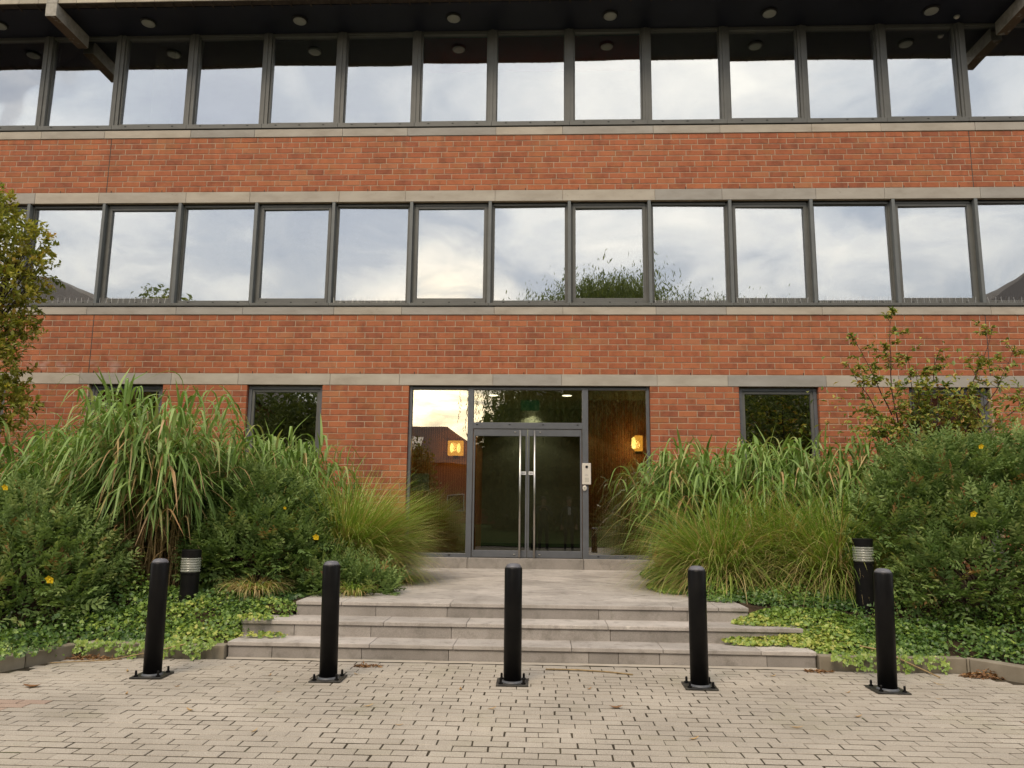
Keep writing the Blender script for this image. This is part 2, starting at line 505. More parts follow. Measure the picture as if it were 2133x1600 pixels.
def np_mesh(name, V, Q, A, m, ngon=None):
    """V (n,3) float, Q (m,k) int faces of equal size k, A (m,) face attribute"""
    V = np.ascontiguousarray(V, dtype=np.float32)
    Q = np.ascontiguousarray(Q, dtype=np.int32)
    k = Q.shape[1]
    me = bpy.data.meshes.new(name)
    me.vertices.add(len(V))
    me.vertices.foreach_set('co', V.ravel())
    me.loops.add(Q.size)
    me.loops.foreach_set('vertex_index', Q.ravel())
    me.polygons.add(len(Q))
    me.polygons.foreach_set('loop_start', np.arange(0, Q.size, k, dtype=np.int32))
    me.polygons.foreach_set('loop_total', np.full(len(Q), k, dtype=np.int32))
    at = me.attributes.new('rnd', 'FLOAT', 'FACE')
    at.data.foreach_set('value', np.ascontiguousarray(A, dtype=np.float32))
    me.materials.append(mat(m))
    me.update(calc_edges=True)
    return me

# ------------------------------------------------------------------ the setting: ground and paving
XC = -.26          # centre line of the building
MOD = 1.34         # window module
L1, L2, L3, L4, L5, L6, L7, L8, L9 = 7.837, 7.692, 6.692, 6.496, 4.649, 4.513, 3.514, 3.327, .577
PLAT = .42         # entrance platform level
KERB_Y = -5.36


def soil_z(x, y):
    t = np.clip((np.asarray(y, dtype=float) + 5.36) / 1.15, 0, 1)
    t = t * t * (3 - 2 * t)
    return .10 + .30 * t + .02 * (np.asarray(y) + 4.2) * (np.asarray(y) > -4.2)


def struct(o):
    o['kind'] = 'structure'
    return o


g = MB()
g.add([(-400, -400, -.09), (400, -400, -.09), (400, 400, -.09), (-400, 400, -.09)], [(0, 1, 2, 3)])
struct(g.build('ground', 'asphalt'))
g = MB()
g.add([(-60, -70, -.05), (60, -70, -.05), (60, -17, -.05), (-60, -17, -.05)], [(0, 1, 2, 3)])
struct(g.build('lawn', 'lawn'))


def paving():
    fo = MB()
    fo.add([(-9, -15.5, -.0026), (9, -15.5, -.0026), (9, -5.30, -.0026), (-9, -5.30, -.0026)], [(0, 1, 2, 3)])
    court = struct(fo.build('paved_forecourt', 'joint_sand'))
    PL, PW = .2045, .1022
    variants = []

    def paver_verts(l, w, r, seed):
        rg = random.Random(seed)
        h = .028
        j = lambda a: rg.uniform(-a, a)
        c = .0028
        base = [(-l / 2, -w / 2), (l / 2, -w / 2), (l / 2, w / 2), (-l / 2, w / 2)]
        low = [(x + j(.0022), y + j(.0028)) for x, y in base]
        vs = [(x, y, -h) for x, y in low] + [(x, y, -c * 1.1) for x, y in low]
        vs += [(x - math.copysign(c, x), y - math.copysign(c, y), j(.0012)) for x, y in low]
        fs = [(0, 1, 5, 4), (1, 2, 6, 5), (2, 3, 7, 6), (3, 0, 4, 7), (4, 5, 9, 8), (5, 6, 10, 9), (6, 7, 11, 10), (7, 4, 8, 11), (8, 9, 10, 11)]
        return vs, fs
    for k in range(30):
        variants.append(paver_verts(PL - .0062, PW - .0125, 0, k))
    cells = []
    rows = int((15.4 - 5.37) / PW)
    rg = random.Random(5)
    for r in range(rows):
        y = -5.43 - r * PW
        off = (.5 if r % 2 else 0) * PL + rg.uniform(-.022, .022)
        nx = int(17.4 / PL)
        for k in range(nx):
            x = -8.7 + k * PL + off
            if y > KERB_Y - .06:
                continue
            # kerb lines that swing towards the camera on both sides
            if x > 3.62 + (-y - 5.37) * .70 - .03 and y > -7.6 or x < -4.13 - (-y - 5.38) * .35 + .03 and y > -7.6:
                continue
            a = rg.random()
            a = .40 + .34 * a if a > .05 else .26
            if (x < -3.50 and -7.22 < y < -6.93) or (x > 3.10 and -7.05 < y < -6.95):
                a = rg.uniform(.95, 1)
            cells.append((x + rg.uniform(-.003, .003), y + rg.uniform(-.002, .002), rg.randrange(30), a, rg.uniform(-.010, .010), rg.uniform(-.0014, .0012)))
    # the three hundred that show largest: nearest the camera inside its view
    fwx, fwy = -math.sin(YAW), math.cos(YAW)

    def key(c):
        dx, dy = c[0], c[1] + CAM_D
        dep = dx * fwx + dy * fwy
        lat = dx * fwy - dy * fwx
        if dep < 4.02 or abs(lat) > dep * .645:
            return 1e6
        return math.hypot(dx, dy)
    order = sorted(range(len(cells)), key=lambda i: key(cells[i]))
    big = set(order[:300])
    meshes = {}
    rest = MB()
    for i, (x, y, v, a, rz, dz) in enumerate(cells):
        vs, fs = variants[v]
        if i in big:
            ka = (v, round(a * 8))
            if ka not in meshes:
                mb = MB()
                mb.add(vs, fs, a)
                meshes[ka] = mb.mesh('paver', 'paver')
            o = link('paver', meshes[ka], court, loc=(x, y, dz))
            o.rotation_euler = (0, 0, rz)
        else:
            c_, s_ = math.cos(rz), math.sin(rz)
            rest.add([(x + p[0] * c_ - p[1] * s_, y + p[0] * s_ + p[1] * c_, p[2] + dz) for p in vs], fs, a)
    o = rest.build('block_paving', 'paver', court)
    o['kind'] = 'stuff'
    # pale mortar fillet along the foot of the steps
    mb = MB()
    n = 60
    rg = random.Random(3)
    ys = [(-2.83 + 5.2 * k / n, rg.uniform(.028, .055)) for k in range(n + 1)]
    for k in range(n):
        (xa, wa), (xb, wb) = ys[k], ys[k + 1]
        mb.add([(xa, -5.318, .012), (xb, -5.318, .012), (xb, -5.318 - wb, .0015), (xa, -5.318 - wa, .0015)], [(0, 3, 2, 1)], .9)
    mb.build('mortar_fillet', 'stone', court)


paving()

# planting beds
for nm, x0, x1 in (('soil', -14, -2.0), ('soil', 1.6, 14)):
    nx, ny = 150, 60
    xs = np.linspace(x0, x1, nx)
    ys = np.linspace(-7.6, .0, ny)
    mb = MB()
    vs = []
    for yv in ys:
        for xv in xs:
            z = float(soil_z(xv, yv))
            vs.append((xv, yv, z + .015 * math.sin(xv * 7.3) * math.cos(yv * 6.1)))
    fs = []
    for j in range(ny - 1):
        for i in range(nx - 1):
            xc, yc = xs[i] * .5 + xs[i + 1] * .5, ys[j] * .5 + ys[j + 1] * .5
            lim = (-2.47, 2.0) if yc > -4.6 else (-2.87, 2.40)
            if lim[0] - .02 < xc < lim[1] + .02:
                continue
            if yc < KERB_Y + .05:
                e = (-yc - 5.37)
                if xc > 0 and xc < 3.75 + e * .70 or xc < 0 and xc > -4.25 - e * .35:
                    continue
            fs.append((j * nx + i, j * nx + i + 1, (j + 1) * nx + i + 1, (j + 1) * nx + i))
    mb.add(vs, fs)
    struct(mb.build(nm, 'soil'))


def kerb(name, label, pts, corner=None):
    t = thing(name, label, 'kerb', (pts[0][0], pts[0][1], 0))
    rg = random.Random(int(abs(pts[0][0]) * 100))
    for a, b in zip(pts[:-1], pts[1:]):
        a, b = Vector(a), Vector(b)
        L = (b - a).length
        n = max(1, round(L / .62))
        d = (b - a).normalized()
        nrm = Vector((-d.y, d.x))
        if nrm.y < 0:
            nrm = -nrm
        for k in range(n):
            p = a + d * (L * k / n + .004)
            q = a + d * (L * (k + 1) / n - .004)
            mb = MB()
            h = .118 + rg.uniform(-.006, .006)
            mb.poly([p, q, q + nrm * .12, p + nrm * .12] if d.x > 0 else [q, p, p + nrm * .12, q + nrm * .12], -.06, h, rg.random())
            mb.build('kerb_stone', 'kerb_concrete', t, bevel=.008)
    if corner:
        MB().poly(corner, -.06, .116, .5).build('kerb_stone', 'kerb_concrete', t)


kerb('kerb', 'low concrete kerb under trailing ivy, left of the steps', [(-4.14, KERB_Y), (-2.84, KERB_Y)], [(-4.142, KERB_Y), (-4.142, -5.242), (-4.26, -5.335), (-4.152, -5.371)])
kerb('kerb', 'low concrete kerb angling forward at the far left of the paving', [(-4.66, -6.85), (-4.15, KERB_Y - .012)])
kerb('kerb', 'low concrete kerb under trailing ivy, right of the steps', [(2.38, KERB_Y), (3.63, KERB_Y)], [(3.632, KERB_Y), (3.641, -5.370), (3.736, -5.304), (3.632, -5.242)])
kerb('kerb', 'low concrete kerb angling forward at the far right beside the leaf pile', [(3.64, KERB_Y - .012), (4.75, -6.95)])


# ------------------------------------------------------------------ steps and entrance platform
def clip_poly(poly, x0, x1, y0, y1):
    def cut(P, f, ip):
        out = []
        for i in range(len(P)):
            a, b = P[i], P[(i + 1) % len(P)]
            fa, fb = f(a), f(b)
            if fa >= 0:
                out.append(a)
            if (fa >= 0) != (fb >= 0):
                t = fa / (fa - fb)
                out.append((a[0] + (b[0] - a[0]) * t, a[1] + (b[1] - a[1]) * t))
        return out
    for f in (lambda p: p[0] - x0, lambda p: x1 - p[0], lambda p: p[1] - y0, lambda p: y1 - p[1]):
        poly = cut(poly, f, None)
        if len(poly) < 3:
            return []
    return poly


def steps():
    t = thing('entrance_steps', 'three wide grey stone steps rising to the paved entrance platform', 'steps', (XC, -5.3, 0))
    rg = random.Random(9)
    core = MB()
    core.box(-2.80, 2.34, -5.27, -4.0, -.05, .10)
    core.box(-2.80, 2.34, -4.93, -4.0, .10, .24)
    core.box(-2.42, 1.95, -4.55, .05, .24, .375)
    core.build('core', 'mortar', t)
    spec = [  # y front, z0, z1, x0, x1, riser joints, tread joints, depth of tread
        (-5.31, -.02, .145, -2.83, 2.37, [-2.43, -1.62, -.84, .40, .66, 1.02, 1.95], [-1.55, -.80, .25, 1.05, 1.9], .36),
        (-4.955, .145, .285, -2.85, 2.38, [-2.35, -1.62, -.86, .62, 1.38], [-2.05, -1.5, -.72, .60, 1.45], .38),
        (-4.58, .285, PLAT, -2.456, 1.987, [-1.66, -.95, .54, 1.40], [-2.0, -.92, 1.26, 1.7], .36)]
    for i, (yf, z0, z1, x0, x1, rj, tj, dep) in enumerate(spec):
        th = .036
        xs = [x0] + rj + [x1]
        for a, b in zip(xs[:-1], xs[1:]):
            mb = MB()
            mb.box(a + .002, b - .002, yf, yf + .13, z0 - .004, z1 - th - .002, rg.random())
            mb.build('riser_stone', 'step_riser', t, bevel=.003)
        xs = [x0 - .005] + tj + [x1 + .005]
        for a, b in zip(xs[:-1], xs[1:]):
            mb = MB()
            mb.box(a + .002, b - .002, yf - .016, yf + dep, z1 - th, z1 + rg.uniform(-.0015, .0015), rg.random())
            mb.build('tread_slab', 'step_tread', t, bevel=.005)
    # diagonal slabs of the platform
    x0, x1, y0, y1 = -2.45, 1.98, -4.216, -.082
    w = .56
    h = w / math.sqrt(2)
    for i in range(-12, 13):
        for j in range(-12, 13):
            cx = -.25 + (i + j) * h
            cy = -2.2 + (i - j) * h
            g_ = .0055
            P = [(cx - h + g_, cy), (cx, cy - h + g_), (cx + h - g_, cy), (cx, cy + h - g_)]
            P = clip_poly(P, x0, x1, y0, y1)
            if len(P) < 3:
                continue
            A = abs(sum(P[k][0] * P[(k + 1) % len(P)][1] - P[(k + 1) % len(P)][0] * P[k][1] for k in range(len(P)))) / 2
            if A < .004:
                continue
            mb = MB()
            mb.poly(P, PLAT - .04, PLAT + rg.uniform(-.002, .001), rg.random())
            mb.build('platform_slab', 'step_tread', t, bevel=.003)
    th = [-2.25, -1.20, .625, 1.72]
    for a, b in zip(th[:-1], th[1:]):
        mb = MB()
        mb.box(a + .003, b - .003, -.08, .095, PLAT - .03, L9, rg.random())
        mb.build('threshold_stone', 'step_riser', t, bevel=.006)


steps()

# ------------------------------------------------------------------ the building
BX0, BX1 = XC - MOD * 9 - .02, XC + MOD * 9 + .02
B = thing('office_building', 'red brick office building with grey stone bands, ribbon windows and glazed entrance', 'building', (XC, 0, 0))
GW = [XC + k * MOD for k in (-7, -5, -3, 3, 5, 7)]
GF_OPEN = [(c - .63, c + .63, .76, L8) for c in GW] + [(-2.216, 1.704, .36, L8)]


def walls():
    mb = MB()
    mb.box(BX0, BX1, .005, .28, L3 - .004, L2 + .004)
    mb.box(BX0, BX1, .005, .28, L7 - .004, L6 + .004)
    ops = sorted(GF_OPEN)
    e = .006
    x = BX0
    for a, b, z0, z1 in ops:
        mb.box(x, a - e, .005, .28, -.05, L8 + .004)
        mb.box(a - e, b + e, .0055, .28, -.05, z0 - .005)
        x = b + e
    mb.box(x, BX1, .005, .28, -.05, L8 + .004)
    wall = mb.build('brick_wall', 'mortar', B)
    # bricks
    BL, H = .298, .1
    rg = random.Random(21)
    bricks = []          # x0, x1, z0, z1, a
    EXP = (-7.62, 7.10)

    def course(z, off, cuts):
        xs = [BX0, BX1]
        holes = sorted(cuts)
        segs = []
        x = BX0
        for a, b in holes:
            segs.append((x, a))
            x = b
        segs.append((x, BX1))
        out = []
        for a, b in segs:
            pts = [a]
            k = math.ceil((a - off) / BL - 1e-6)
            while True:
                p = off + k * BL
                if p >= b - .05:
                    break
                if p > a + .05:
                    pts.append(p)
                k += 1
            pts.append(b)
            for ep in EXP:
                if a < ep < b:
                    pts = [p for p in pts if abs(p - ep) > .05] + [ep]
                    pts.sort()
            for i in range(len(pts) - 1):
                l = pts[i] + (.006 if i or a == BX0 else 0)
                r = pts[i + 1] - (.006 if i < len(pts) - 2 or b == BX1 else 0)
                if r - l > .02:
                    out.append((l, r))
        return out

    def lay(zbot, n, offs, opens):
        for c in range(n):
            z = zbot + c * H
            cuts = [(a, b) for a, b, z0, z1 in opens if z + H * .5 > z0 and z + H * .5 < z1]
            off = offs[c % len(offs)] + rg.uniform(-.012, .012)
            for l, r in course(z, off, cuts):
                t = rg.random()
                bricks.append((l, r, z + .0058, z + H - .0058, t if t > .12 else t * .8))
    lay(L3, 10, [0, .1, .2, .055, .155, .25], [])
    lay(L7, 10, [0, BL / 2], [])
    lay(L8 - 3.3, 33, [.06, .06 + BL / 2], GF_OPEN)

    def key(b):
        x, z = (b[0] + b[1]) / 2, (b[2] + b[3]) / 2
        if b[3] > L8 + .6 or b[0] < -3.75 or b[1] > 3.25 or z < 1.62:
            return 1e6
        return math.sqrt(x * x + CAM_D ** 2 + (z - CAM_H) ** 2)
    order = sorted(range(len(bricks)), key=lambda i: key(bricks[i]))
    big = set(order[:300])
    cache = {}
    rest = MB()

    def bv(l, h, d=.10, c=.004):
        vs = []
        for y, i in ((d, 0), (c, 0), (0, c)):
            vs += [(-l / 2 + i, y, -h / 2 + i), (l / 2 - i, y, -h / 2 + i), (l / 2 - i, y, h / 2 - i), (-l / 2 + i, y, h / 2 - i)]
        fs = []
        for k in (0, 4):
            for j in range(4):
                j2 = (j + 1) % 4
                fs.append((k + j, k + j2, k + 4 + j2, k + 4 + j))
        fs.append((8, 9, 10, 11))
        return vs, fs
    for i, (l, r, z0, z1, a) in enumerate(bricks):
        dy = rg.uniform(-.002, .0015)
        cx, cz = (l + r) / 2, (z0 + z1) / 2
        L = round(r - l, 3)
        vs, fs = bv(L, z1 - z0)
        if i in big:
            k = (L, round(a * 14))
            if k not in cache:
                mb = MB()
                mb.add(vs, fs, a)
                cache[k] = mb.mesh('brick', 'brick')
            link('brick', cache[k], wall, loc=(cx, dy, cz))
        else:
            rest.add([(v[0] + cx, v[1] + dy, v[2] + cz) for v in vs], fs, a)
    o = rest.build('brickwork', 'brick', wall)
    o['kind'] = 'stuff'
    # weep slots above the stone bands
    mb = MB()
    for z in (L3, L7):
        x = BX0 + .3
        while x < BX1:
            mb.box(x, x + .011, -.004, .006, z + .002, z + .038)
            x += .9
    mb.build('weep_slots', 'gasket_black', wall)
    mb = MB()
    for ep in EXP:
        mb.box(ep - .005, ep + .005, .001, .0045, L3, L2)
        mb.box(ep - .005, ep + .005, .001, .0045, L7, L6)
    mb.build('movement_joint', 'room_dark', wall)

    # stone bands
    base = [-.845, .29]       # joints repeat every two window modules: 1.54 + 1.14
    for z0, z1, yy in ((L2, L1, -.014), (L4, L3, -.006), (L6, L5, -.016), (L8, L7, -.006)):
        mb = MB()
        mb.box(BX0, BX1, .012, .27, z0 + .001, z1 - .001)
        band = mb.build('stone_band', 'mortar', B)
        js = []
        for k in range(-6, 7):
            js += [j + k * 2 * MOD + rg.uniform(-.012, .012) for j in base]
        js = [BX0] + sorted(j for j in js if BX0 + .2 < j < BX1 - .2) + [BX1]
        for a, b in zip(js[:-1], js[1:]):
            m_ = MB()
            m_.box(a + .0025, b - .0025, yy + rg.uniform(-.0015, .0015), .2, z0 + .0025, z1 - .002, rg.random())
            m_.build('stone_block', 'stone', band, bevel=.003)


walls()


def pane(name, x0, x1, z0, z1, y, m, parent, tilt=.85):
    """a sheet of glass with real thickness, sitting very slightly out of true as glazing does"""
    cx, cz = (x0 + x1) / 2, (z0 + z1) / 2
    mb = MB()
    mb.box(x0 - cx, x1 - cx, 0, .006, z0 - cz, z1 - cz)
    o = mb.build(name, m, parent, loc=(cx, y, cz))
    o.rotation_euler = (math.radians(random.uniform(-tilt, tilt) * .7), 0, math.radians(random.uniform(-tilt, tilt)))
    return o


CAPM = MB().box(-.016, .016, -.003, .003, -.008, .008).mesh('drain_cap', 'gasket_black')


def upper_floor():
    zb, zt = L1, 9.69
    for k in range(-9, 9 + 1):
        xm = XC + (k - .5) * MOD
        mb = MB()
        mb.box(xm - .075, xm + .075, .02, .20, zb + .10, zt + .02)
        mb.box(xm - .030, xm + .012, .004, .02, zb + .10, zt + .02)
        mb.build('mullion', 'frame_grey', B)
    for k in range(-9, 9):
        c = XC + k * MOD
        x0, x1 = c - MOD / 2, c + MOD / 2
        mb = MB()
        mb.box(x0 + .002, x1 - .002, -.028, .20, zb + .016, zb + .098)      # sill rail
        w = mb.build('window', 'frame_grey', B, bevel=.004)
        MB().box(x0 + .08, x1 - .08, .04, .20, zt - .03, zt + .02).build('head_rail', 'frame_grey', w)
        for f in (-.42, .0, .42):
            link('drain_cap', CAPM, w, loc=(c + f, -.029, zb + .068))
        if k % 2:
            sm = MB()
            sm.frame(x0 + .077, x1 - .077, zb + .10, zt - .03, .05, .13, .026, .026, .055, .02)
            sm.build('sash', 'frame_grey', w, bevel=.004)
            pane('pane', x0 + .10, x1 - .10, zb + .15, zt - .045, .10, 'glass_upper', w)
        else:
            gm = MB()
            gm.frame(x0 + .076, x1 - .076, zb + .099, zt - .03, .075, .12, .014, .014, .012, .012)
            gm.build('glazing_bead', 'frame_grey', w)
            pane('pane', x0 + .085, x1 - .085, zb + .105, zt - .035, .10, 'glass_upper', w)
    mb = MB()
    mb.box(BX0, BX1, .0, .20, L1, L1 + .016)
    mb.build('gasket_shadow_strip', 'gasket_black', B)


def middle_floor():
    zb, zt = L5, L4
    mb = MB()
    mb.box(BX0, BX1, .02, .19, L5, L5 + .014)
    mb.box(BX0, BX1, .06, .19, L4 - .022, L4)  # black head strip stands in for the shadow under the stone
    mb.build('gasket_shadow_strip', 'gasket_black', B)
    for k in range(-9, 10):
        xm = XC + (k - .5) * MOD
        mb = MB()
        mb.box(xm - .055, xm + .055, .085, .20, zb + .07, zt - .024)
        p = mb.build('mullion', 'frame_grey', B)
        mb = MB()
        mb.box(xm - .026, xm + .026, -.010, .084, zb + .062, zt - .004)
        mb.build('fin', 'fin_grey', p, bevel=.003)
    for k in range(-9, 9):
        c = XC + k * MOD
        x0, x1 = c - MOD / 2, c + MOD / 2
        mb = MB()
        mb.box(x0 + .0015, x1 - .0015, -.034, .19, zb + .014, zb + .062)       # pressed sill
        mb.box(x0 + .06, x1 - .06, .06, .20, zb + .062, zb + .125)
        w = mb.build('window', 'frame_grey', B, bevel=.003)
        MB().box(x0 + .06, x1 - .06, .07, .20, zt - .055, zt - .023).build('head_rail', 'frame_grey', w)
        for f in (-.43, .0, .43):
            link('drain_cap', CAPM, w, loc=(c + f, .0585, zb + .095))
        if k % 2:
            sm = MB()
            sm.frame(x0 + .056, x1 - .056, zb + .126, zt - .056, .075, .15, .052, .052, .045, .045)
            sm.build('sash', 'frame_grey', w, bevel=.004)
            pane('pane', x0 + .10, x1 - .10, zb + .165, zt - .095, .115, 'glass_upper', w)
        else:
            gm = MB()
            gm.frame(x0 + .056, x1 - .056, zb + .126, zt - .056, .10, .14, .020, .020, .012, .012)
            gm.build('glazing_bead', 'frame_grey', w)
            pane('pane', x0 + .07, x1 - .07, zb + .13, zt - .062, .118, 'glass_upper', w)
        # bird spikes along most of the right-hand sills and a few on the left
        if k >= 2 or k in (-7, -6, -5, -2):
            sp = MB()
            step = .034
            n = int(1.18 / step)
            for i in range(n):
                x = x0 + .08 + i * step
                j = random.uniform(-.006, .006)
                sp.tube([(x, .005, zb + .058), (x + j + (.012 if i % 2 else -.012), -.035 if i % 3 else .02, zb + .168)], .0016, 3)
            sp.box(x0 + .07, x1 - .07, .0, .012, zb + .0622, zb + .066)
            sp.build('bird_spikes', 'steel', w)


upper_floor()
middle_floor()


def ground_windows():
    for c in GW:
        x0, x1 = c - .63, c + .63
        mb = MB()
        mb.frame(x0 + .006, x1 - .006, .77, L8 - .012, .07, .16, .055, .055, .06, .055)
        w = mb.build('window', 'door_grey', B, bevel=.004)
        sm = MB()
        sm.frame(x0 + .062, x1 - .062, .831, L8 - .068, .085, .15, .045, .045, .05, .045)
        sm.build('sash', 'frame_grey', w, bevel=.004)
        pane('pane', x0 + .10, x1 - .10, .875, L8 - .108, .115, 'glass_low', w, .25)
        sl_ = MB()
        sl_.box(x0 + .004, x1 - .004, -.03, .07, .752, .768)
        sl_.build('sill', 'frame_grey', w)


ground_windows()


def entrance():
    x0, x1, z0, z1 = -2.216, 1.704, L9, L8
    mb = MB()
    ya, yb = .055, .16
    mb.box(x0 + .004, x0 + .05, ya, yb, z0, z1 - .004)
    mb.box(x1 - .05, x1 - .004, ya, yb, z0, z1 - .004)
    mb.box(x0 + .05, x1 - .05, ya, yb, z1 - .055, z1 - .004)
    pl, pr = (-1.245, -1.155), (.615, .71)
    for a, b in (pl, pr):
        mb.box(a, b, ya - .012, yb, z0, z1 - .055)
    mb.box(pl[1], pr[0], ya - .006, yb, 2.628, 2.728)                    # transom bar
    mb.box(x0 + .05, pl[0], ya, yb, z0, z0 + .062)
    mb.box(pr[1], x1 - .05, ya, yb, z0, z0 + .062)
    fr = mb.build('entrance_screen', 'door_grey', B, bevel=.003)
    pane('pane', x0 + .045, pl[0] + .005, z0 + .055, z1 - .05, .11, 'glass_low', fr, .05)
    pane('pane', pr[1] - .005, x1 - .045, z0 + .055, z1 - .05, .11, 'glass_low', fr, .05)
    pane('pane', pl[1] - .005, pr[0] + .005, 2.722, z1 - .05, .11, 'glass_low', fr, .05)
    for x in (-1.09, -.56, -.02, .54):
        link('drain_cap', CAPM, fr, loc=(x, ya - .007, 2.693))
    for x in (-2.0, -1.5, .86, 1.28):
        link('drain_cap', CAPM, fr, loc=(x, ya - .001, z0 + .037))
    dark = MB()
    dark.box(x0 + .052, x1 - .052, .04, .06, z1 - .022, z1 - .002)  # thin black strip along the top of the screen
    dark.build('head_strip', 'gasket_black', fr)
    mid = -.268
    for s, a, b in ((-1, -1.145, mid - .004), (1, mid + .004, .606)):
        d = MB()
        d.box(a, b, .06, .115, 2.510, 2.620)
        d.box(a, b, .06, .115, z0 + .008, .694)
        d.box(a, a + .028, .06, .115, .694, 2.510)
        d.box(b - .028, b, .06, .115, .694, 2.510)
        door = d.build('door', 'door_grey', B, bevel=.003)
        pane('pane', a + .022, b - .022, .686, 2.518, .088, 'glass_door', door, .05)
        hx = mid + s * .116
        h = MB()
        h.tube([(hx, -.022, .592), (hx, -.022, 2.598)], .0165, 12)
        for zz in (.72, 1.6, 2.50):
            h.tube([(hx, -.022, zz), (hx, .06, zz)], .009, 8)
        h.build('pull_handle', 'steel', door, smooth=True)
        st = MB()
        st.box(mid + s * .021 - (.0 if s > 0 else .078), mid + s * .021 + (.078 if s > 0 else .0), .056, .0585, 1.888, 1.94)
        o = st.build('push_label', 'label_white', door)
        ink = MB()
        bx = mid + s * .060
        for q in range(4):
            ink.box(bx - .026 + q * .0135, bx - .026 + q * .0135 + .0095, .0545, .0558, 1.903, 1.924)
        ink.build('label_lettering', 'label_ink', door)
        k = MB()
        for zz in (2.575, .632):
            k.lathe([(.014, 0), (.014, .008), (.008, .012)], (0, 0, 0), 10)
            for i in range(len(k.V) - 30, len(k.V)):
                vx, vy, vz = k.V[i]
                k.V[i] = (mid + s * .20 + vx * 1.3, .06 - vz, zz + vy * .6)
        k.build('lock', 'steel', door)


entrance()


def interiors():
    # upper floors: shallow rooms seen dimly through the glass
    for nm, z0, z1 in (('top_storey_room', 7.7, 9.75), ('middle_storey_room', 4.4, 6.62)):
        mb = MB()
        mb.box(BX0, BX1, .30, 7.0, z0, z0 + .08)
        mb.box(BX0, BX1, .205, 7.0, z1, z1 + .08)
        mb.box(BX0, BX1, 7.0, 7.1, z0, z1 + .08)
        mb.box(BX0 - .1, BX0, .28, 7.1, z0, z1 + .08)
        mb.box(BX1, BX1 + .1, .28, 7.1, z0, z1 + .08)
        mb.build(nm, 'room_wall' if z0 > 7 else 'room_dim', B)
    mb = MB()
    mb.lathe([(.17, 0), (.17, 1.98)], (XC - 5.12 * MOD, .62, 7.78), 20)
    mb.build('interior_column', 'column_cream', B, smooth=True)
    for k in (-1, 0, 1):
        c = XC + k * MOD
        mb = MB()
        mb.box(c - .60, c + .60, .26, .264, 9.05, 9.72)
        mb.box(c - .60, c + .60, .255, .27, 9.03, 9.05)
        mb.build('roller_blind', 'blind_red', B)
    for k in (-4, -2, 2, 4, 6, -6):
        c = XC + k * MOD
        mb = MB()
        mb.box(c - .60, c + .60, .26, .264, 9.2, 9.72)
        mb.build('roller_blind', 'blind_brown', B)
    # side rooms of the ground floor
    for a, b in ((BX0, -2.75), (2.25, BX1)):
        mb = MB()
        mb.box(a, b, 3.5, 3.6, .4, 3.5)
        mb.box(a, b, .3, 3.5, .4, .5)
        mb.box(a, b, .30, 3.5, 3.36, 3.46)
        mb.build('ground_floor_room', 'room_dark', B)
    # lobby
    mb = MB()
    mb.box(-2.65, 2.15, .17, 3.1, L9 - .09, L9 + .004)
    mb.build('lobby_floor', 'lobby_floor', B)
    mb = MB()
    mb.box(-2.65, 2.15, 3.1, 3.2, L9, 3.5)
    mb.box(-2.65, 2.15, .30, 3.1, 3.34, 3.44)
    lw = mb.build('lobby_wall', 'lobby_wall', B)
    mb = MB()
    mb.box(-1.6, .75, 3.07, 3.098, L9 + .004, L9 + .10)
    mb.build('skirting', 'gasket_black', lw)
    mb = MB()
    mb.box(-2.66, -2.40, .29, 3.1, L9, 3.34)
    mb.box(1.92, 2.16, .29, 3.1, L9, 3.34)
    mb.box(-2.40, -1.32, 1.75, 1.85, L9 + .004, 3.34)
    mb.box(.82, 1.92, 1.75, 1.85, L9 + .004, 3.34)
    mb.box(-1.32, -1.24, 1.75, 3.1, L9 + .004, 3.34)
    mb.box(.74, .82, 1.75, 3.1, L9 + .004, 3.34)
    mb.build('timber_lining', 'lobby_wood', B)
    mb = MB()
    mb.box(-2.16, -1.87, .175, .178, 1.62, 1.90)
    mb.build('notice_sheet', 'room_wall', B)


interiors()


def eaves():
    mb = MB()
    mb.box(BX0 - .6, BX1 + .6, -.74, .204, 9.69, 9.76)
    roof = mb.build('soffit', 'soffit_paint', B)
    mb = MB()
    mb.box(BX0 - .6, BX1 + .6, -.862, -.745, 9.70, 9.78)
    x = BX0
    while x < BX1:
        mb.box(x, x + .025, -.862, -.70, 9.682, 9.698)
        x += .335
    mb.build('eave_strip', 'eave_underside', roof)
    mb = MB()
    a, b = BX0 - .6, BX1 + .6
    mb.add([(a, -.89, 9.98), (b, -.89, 9.98), (b, 7.5, 13.0), (a, 7.5, 13.0), (a, -.89, 9.90), (b, -.89, 9.90), (b, 7.5, 12.9), (a, 7.5, 12.9)],
           [(0, 1, 2, 3), (7, 6, 5, 4), (0, 4, 5, 1), (1, 5, 6, 2), (2, 6, 7, 3), (3, 7, 4, 0)])
    mb.build('roof', 'roof_tile', B)
    rg = random.Random(4)
    x = BX0 - .6
    cache = {}
    while x < BX1 + .5:
        k = rg.randrange(6)
        if k not in cache:
            m_ = MB()
            m_.box(.002, .331, 0, .022, 0, .19, k / 5)
            cache[k] = m_.mesh('fascia_tile', 'fascia_tile')
        link('fascia_tile', cache[k], roof, loc=(x, -.888, 9.703))
        x += .335
    for bx in (XC - 8.07, XC + 8.07):
        m_ = MB()
        m_.box(bx - .095, bx + .095, -.91, .03, 9.45, 9.688)
        m_.box(bx - .095, bx + .095, -.91, -.89, 9.6885, 9.99)
        m_.build('eave_beam', 'beam_paint', B, bevel=.006)


eaves()

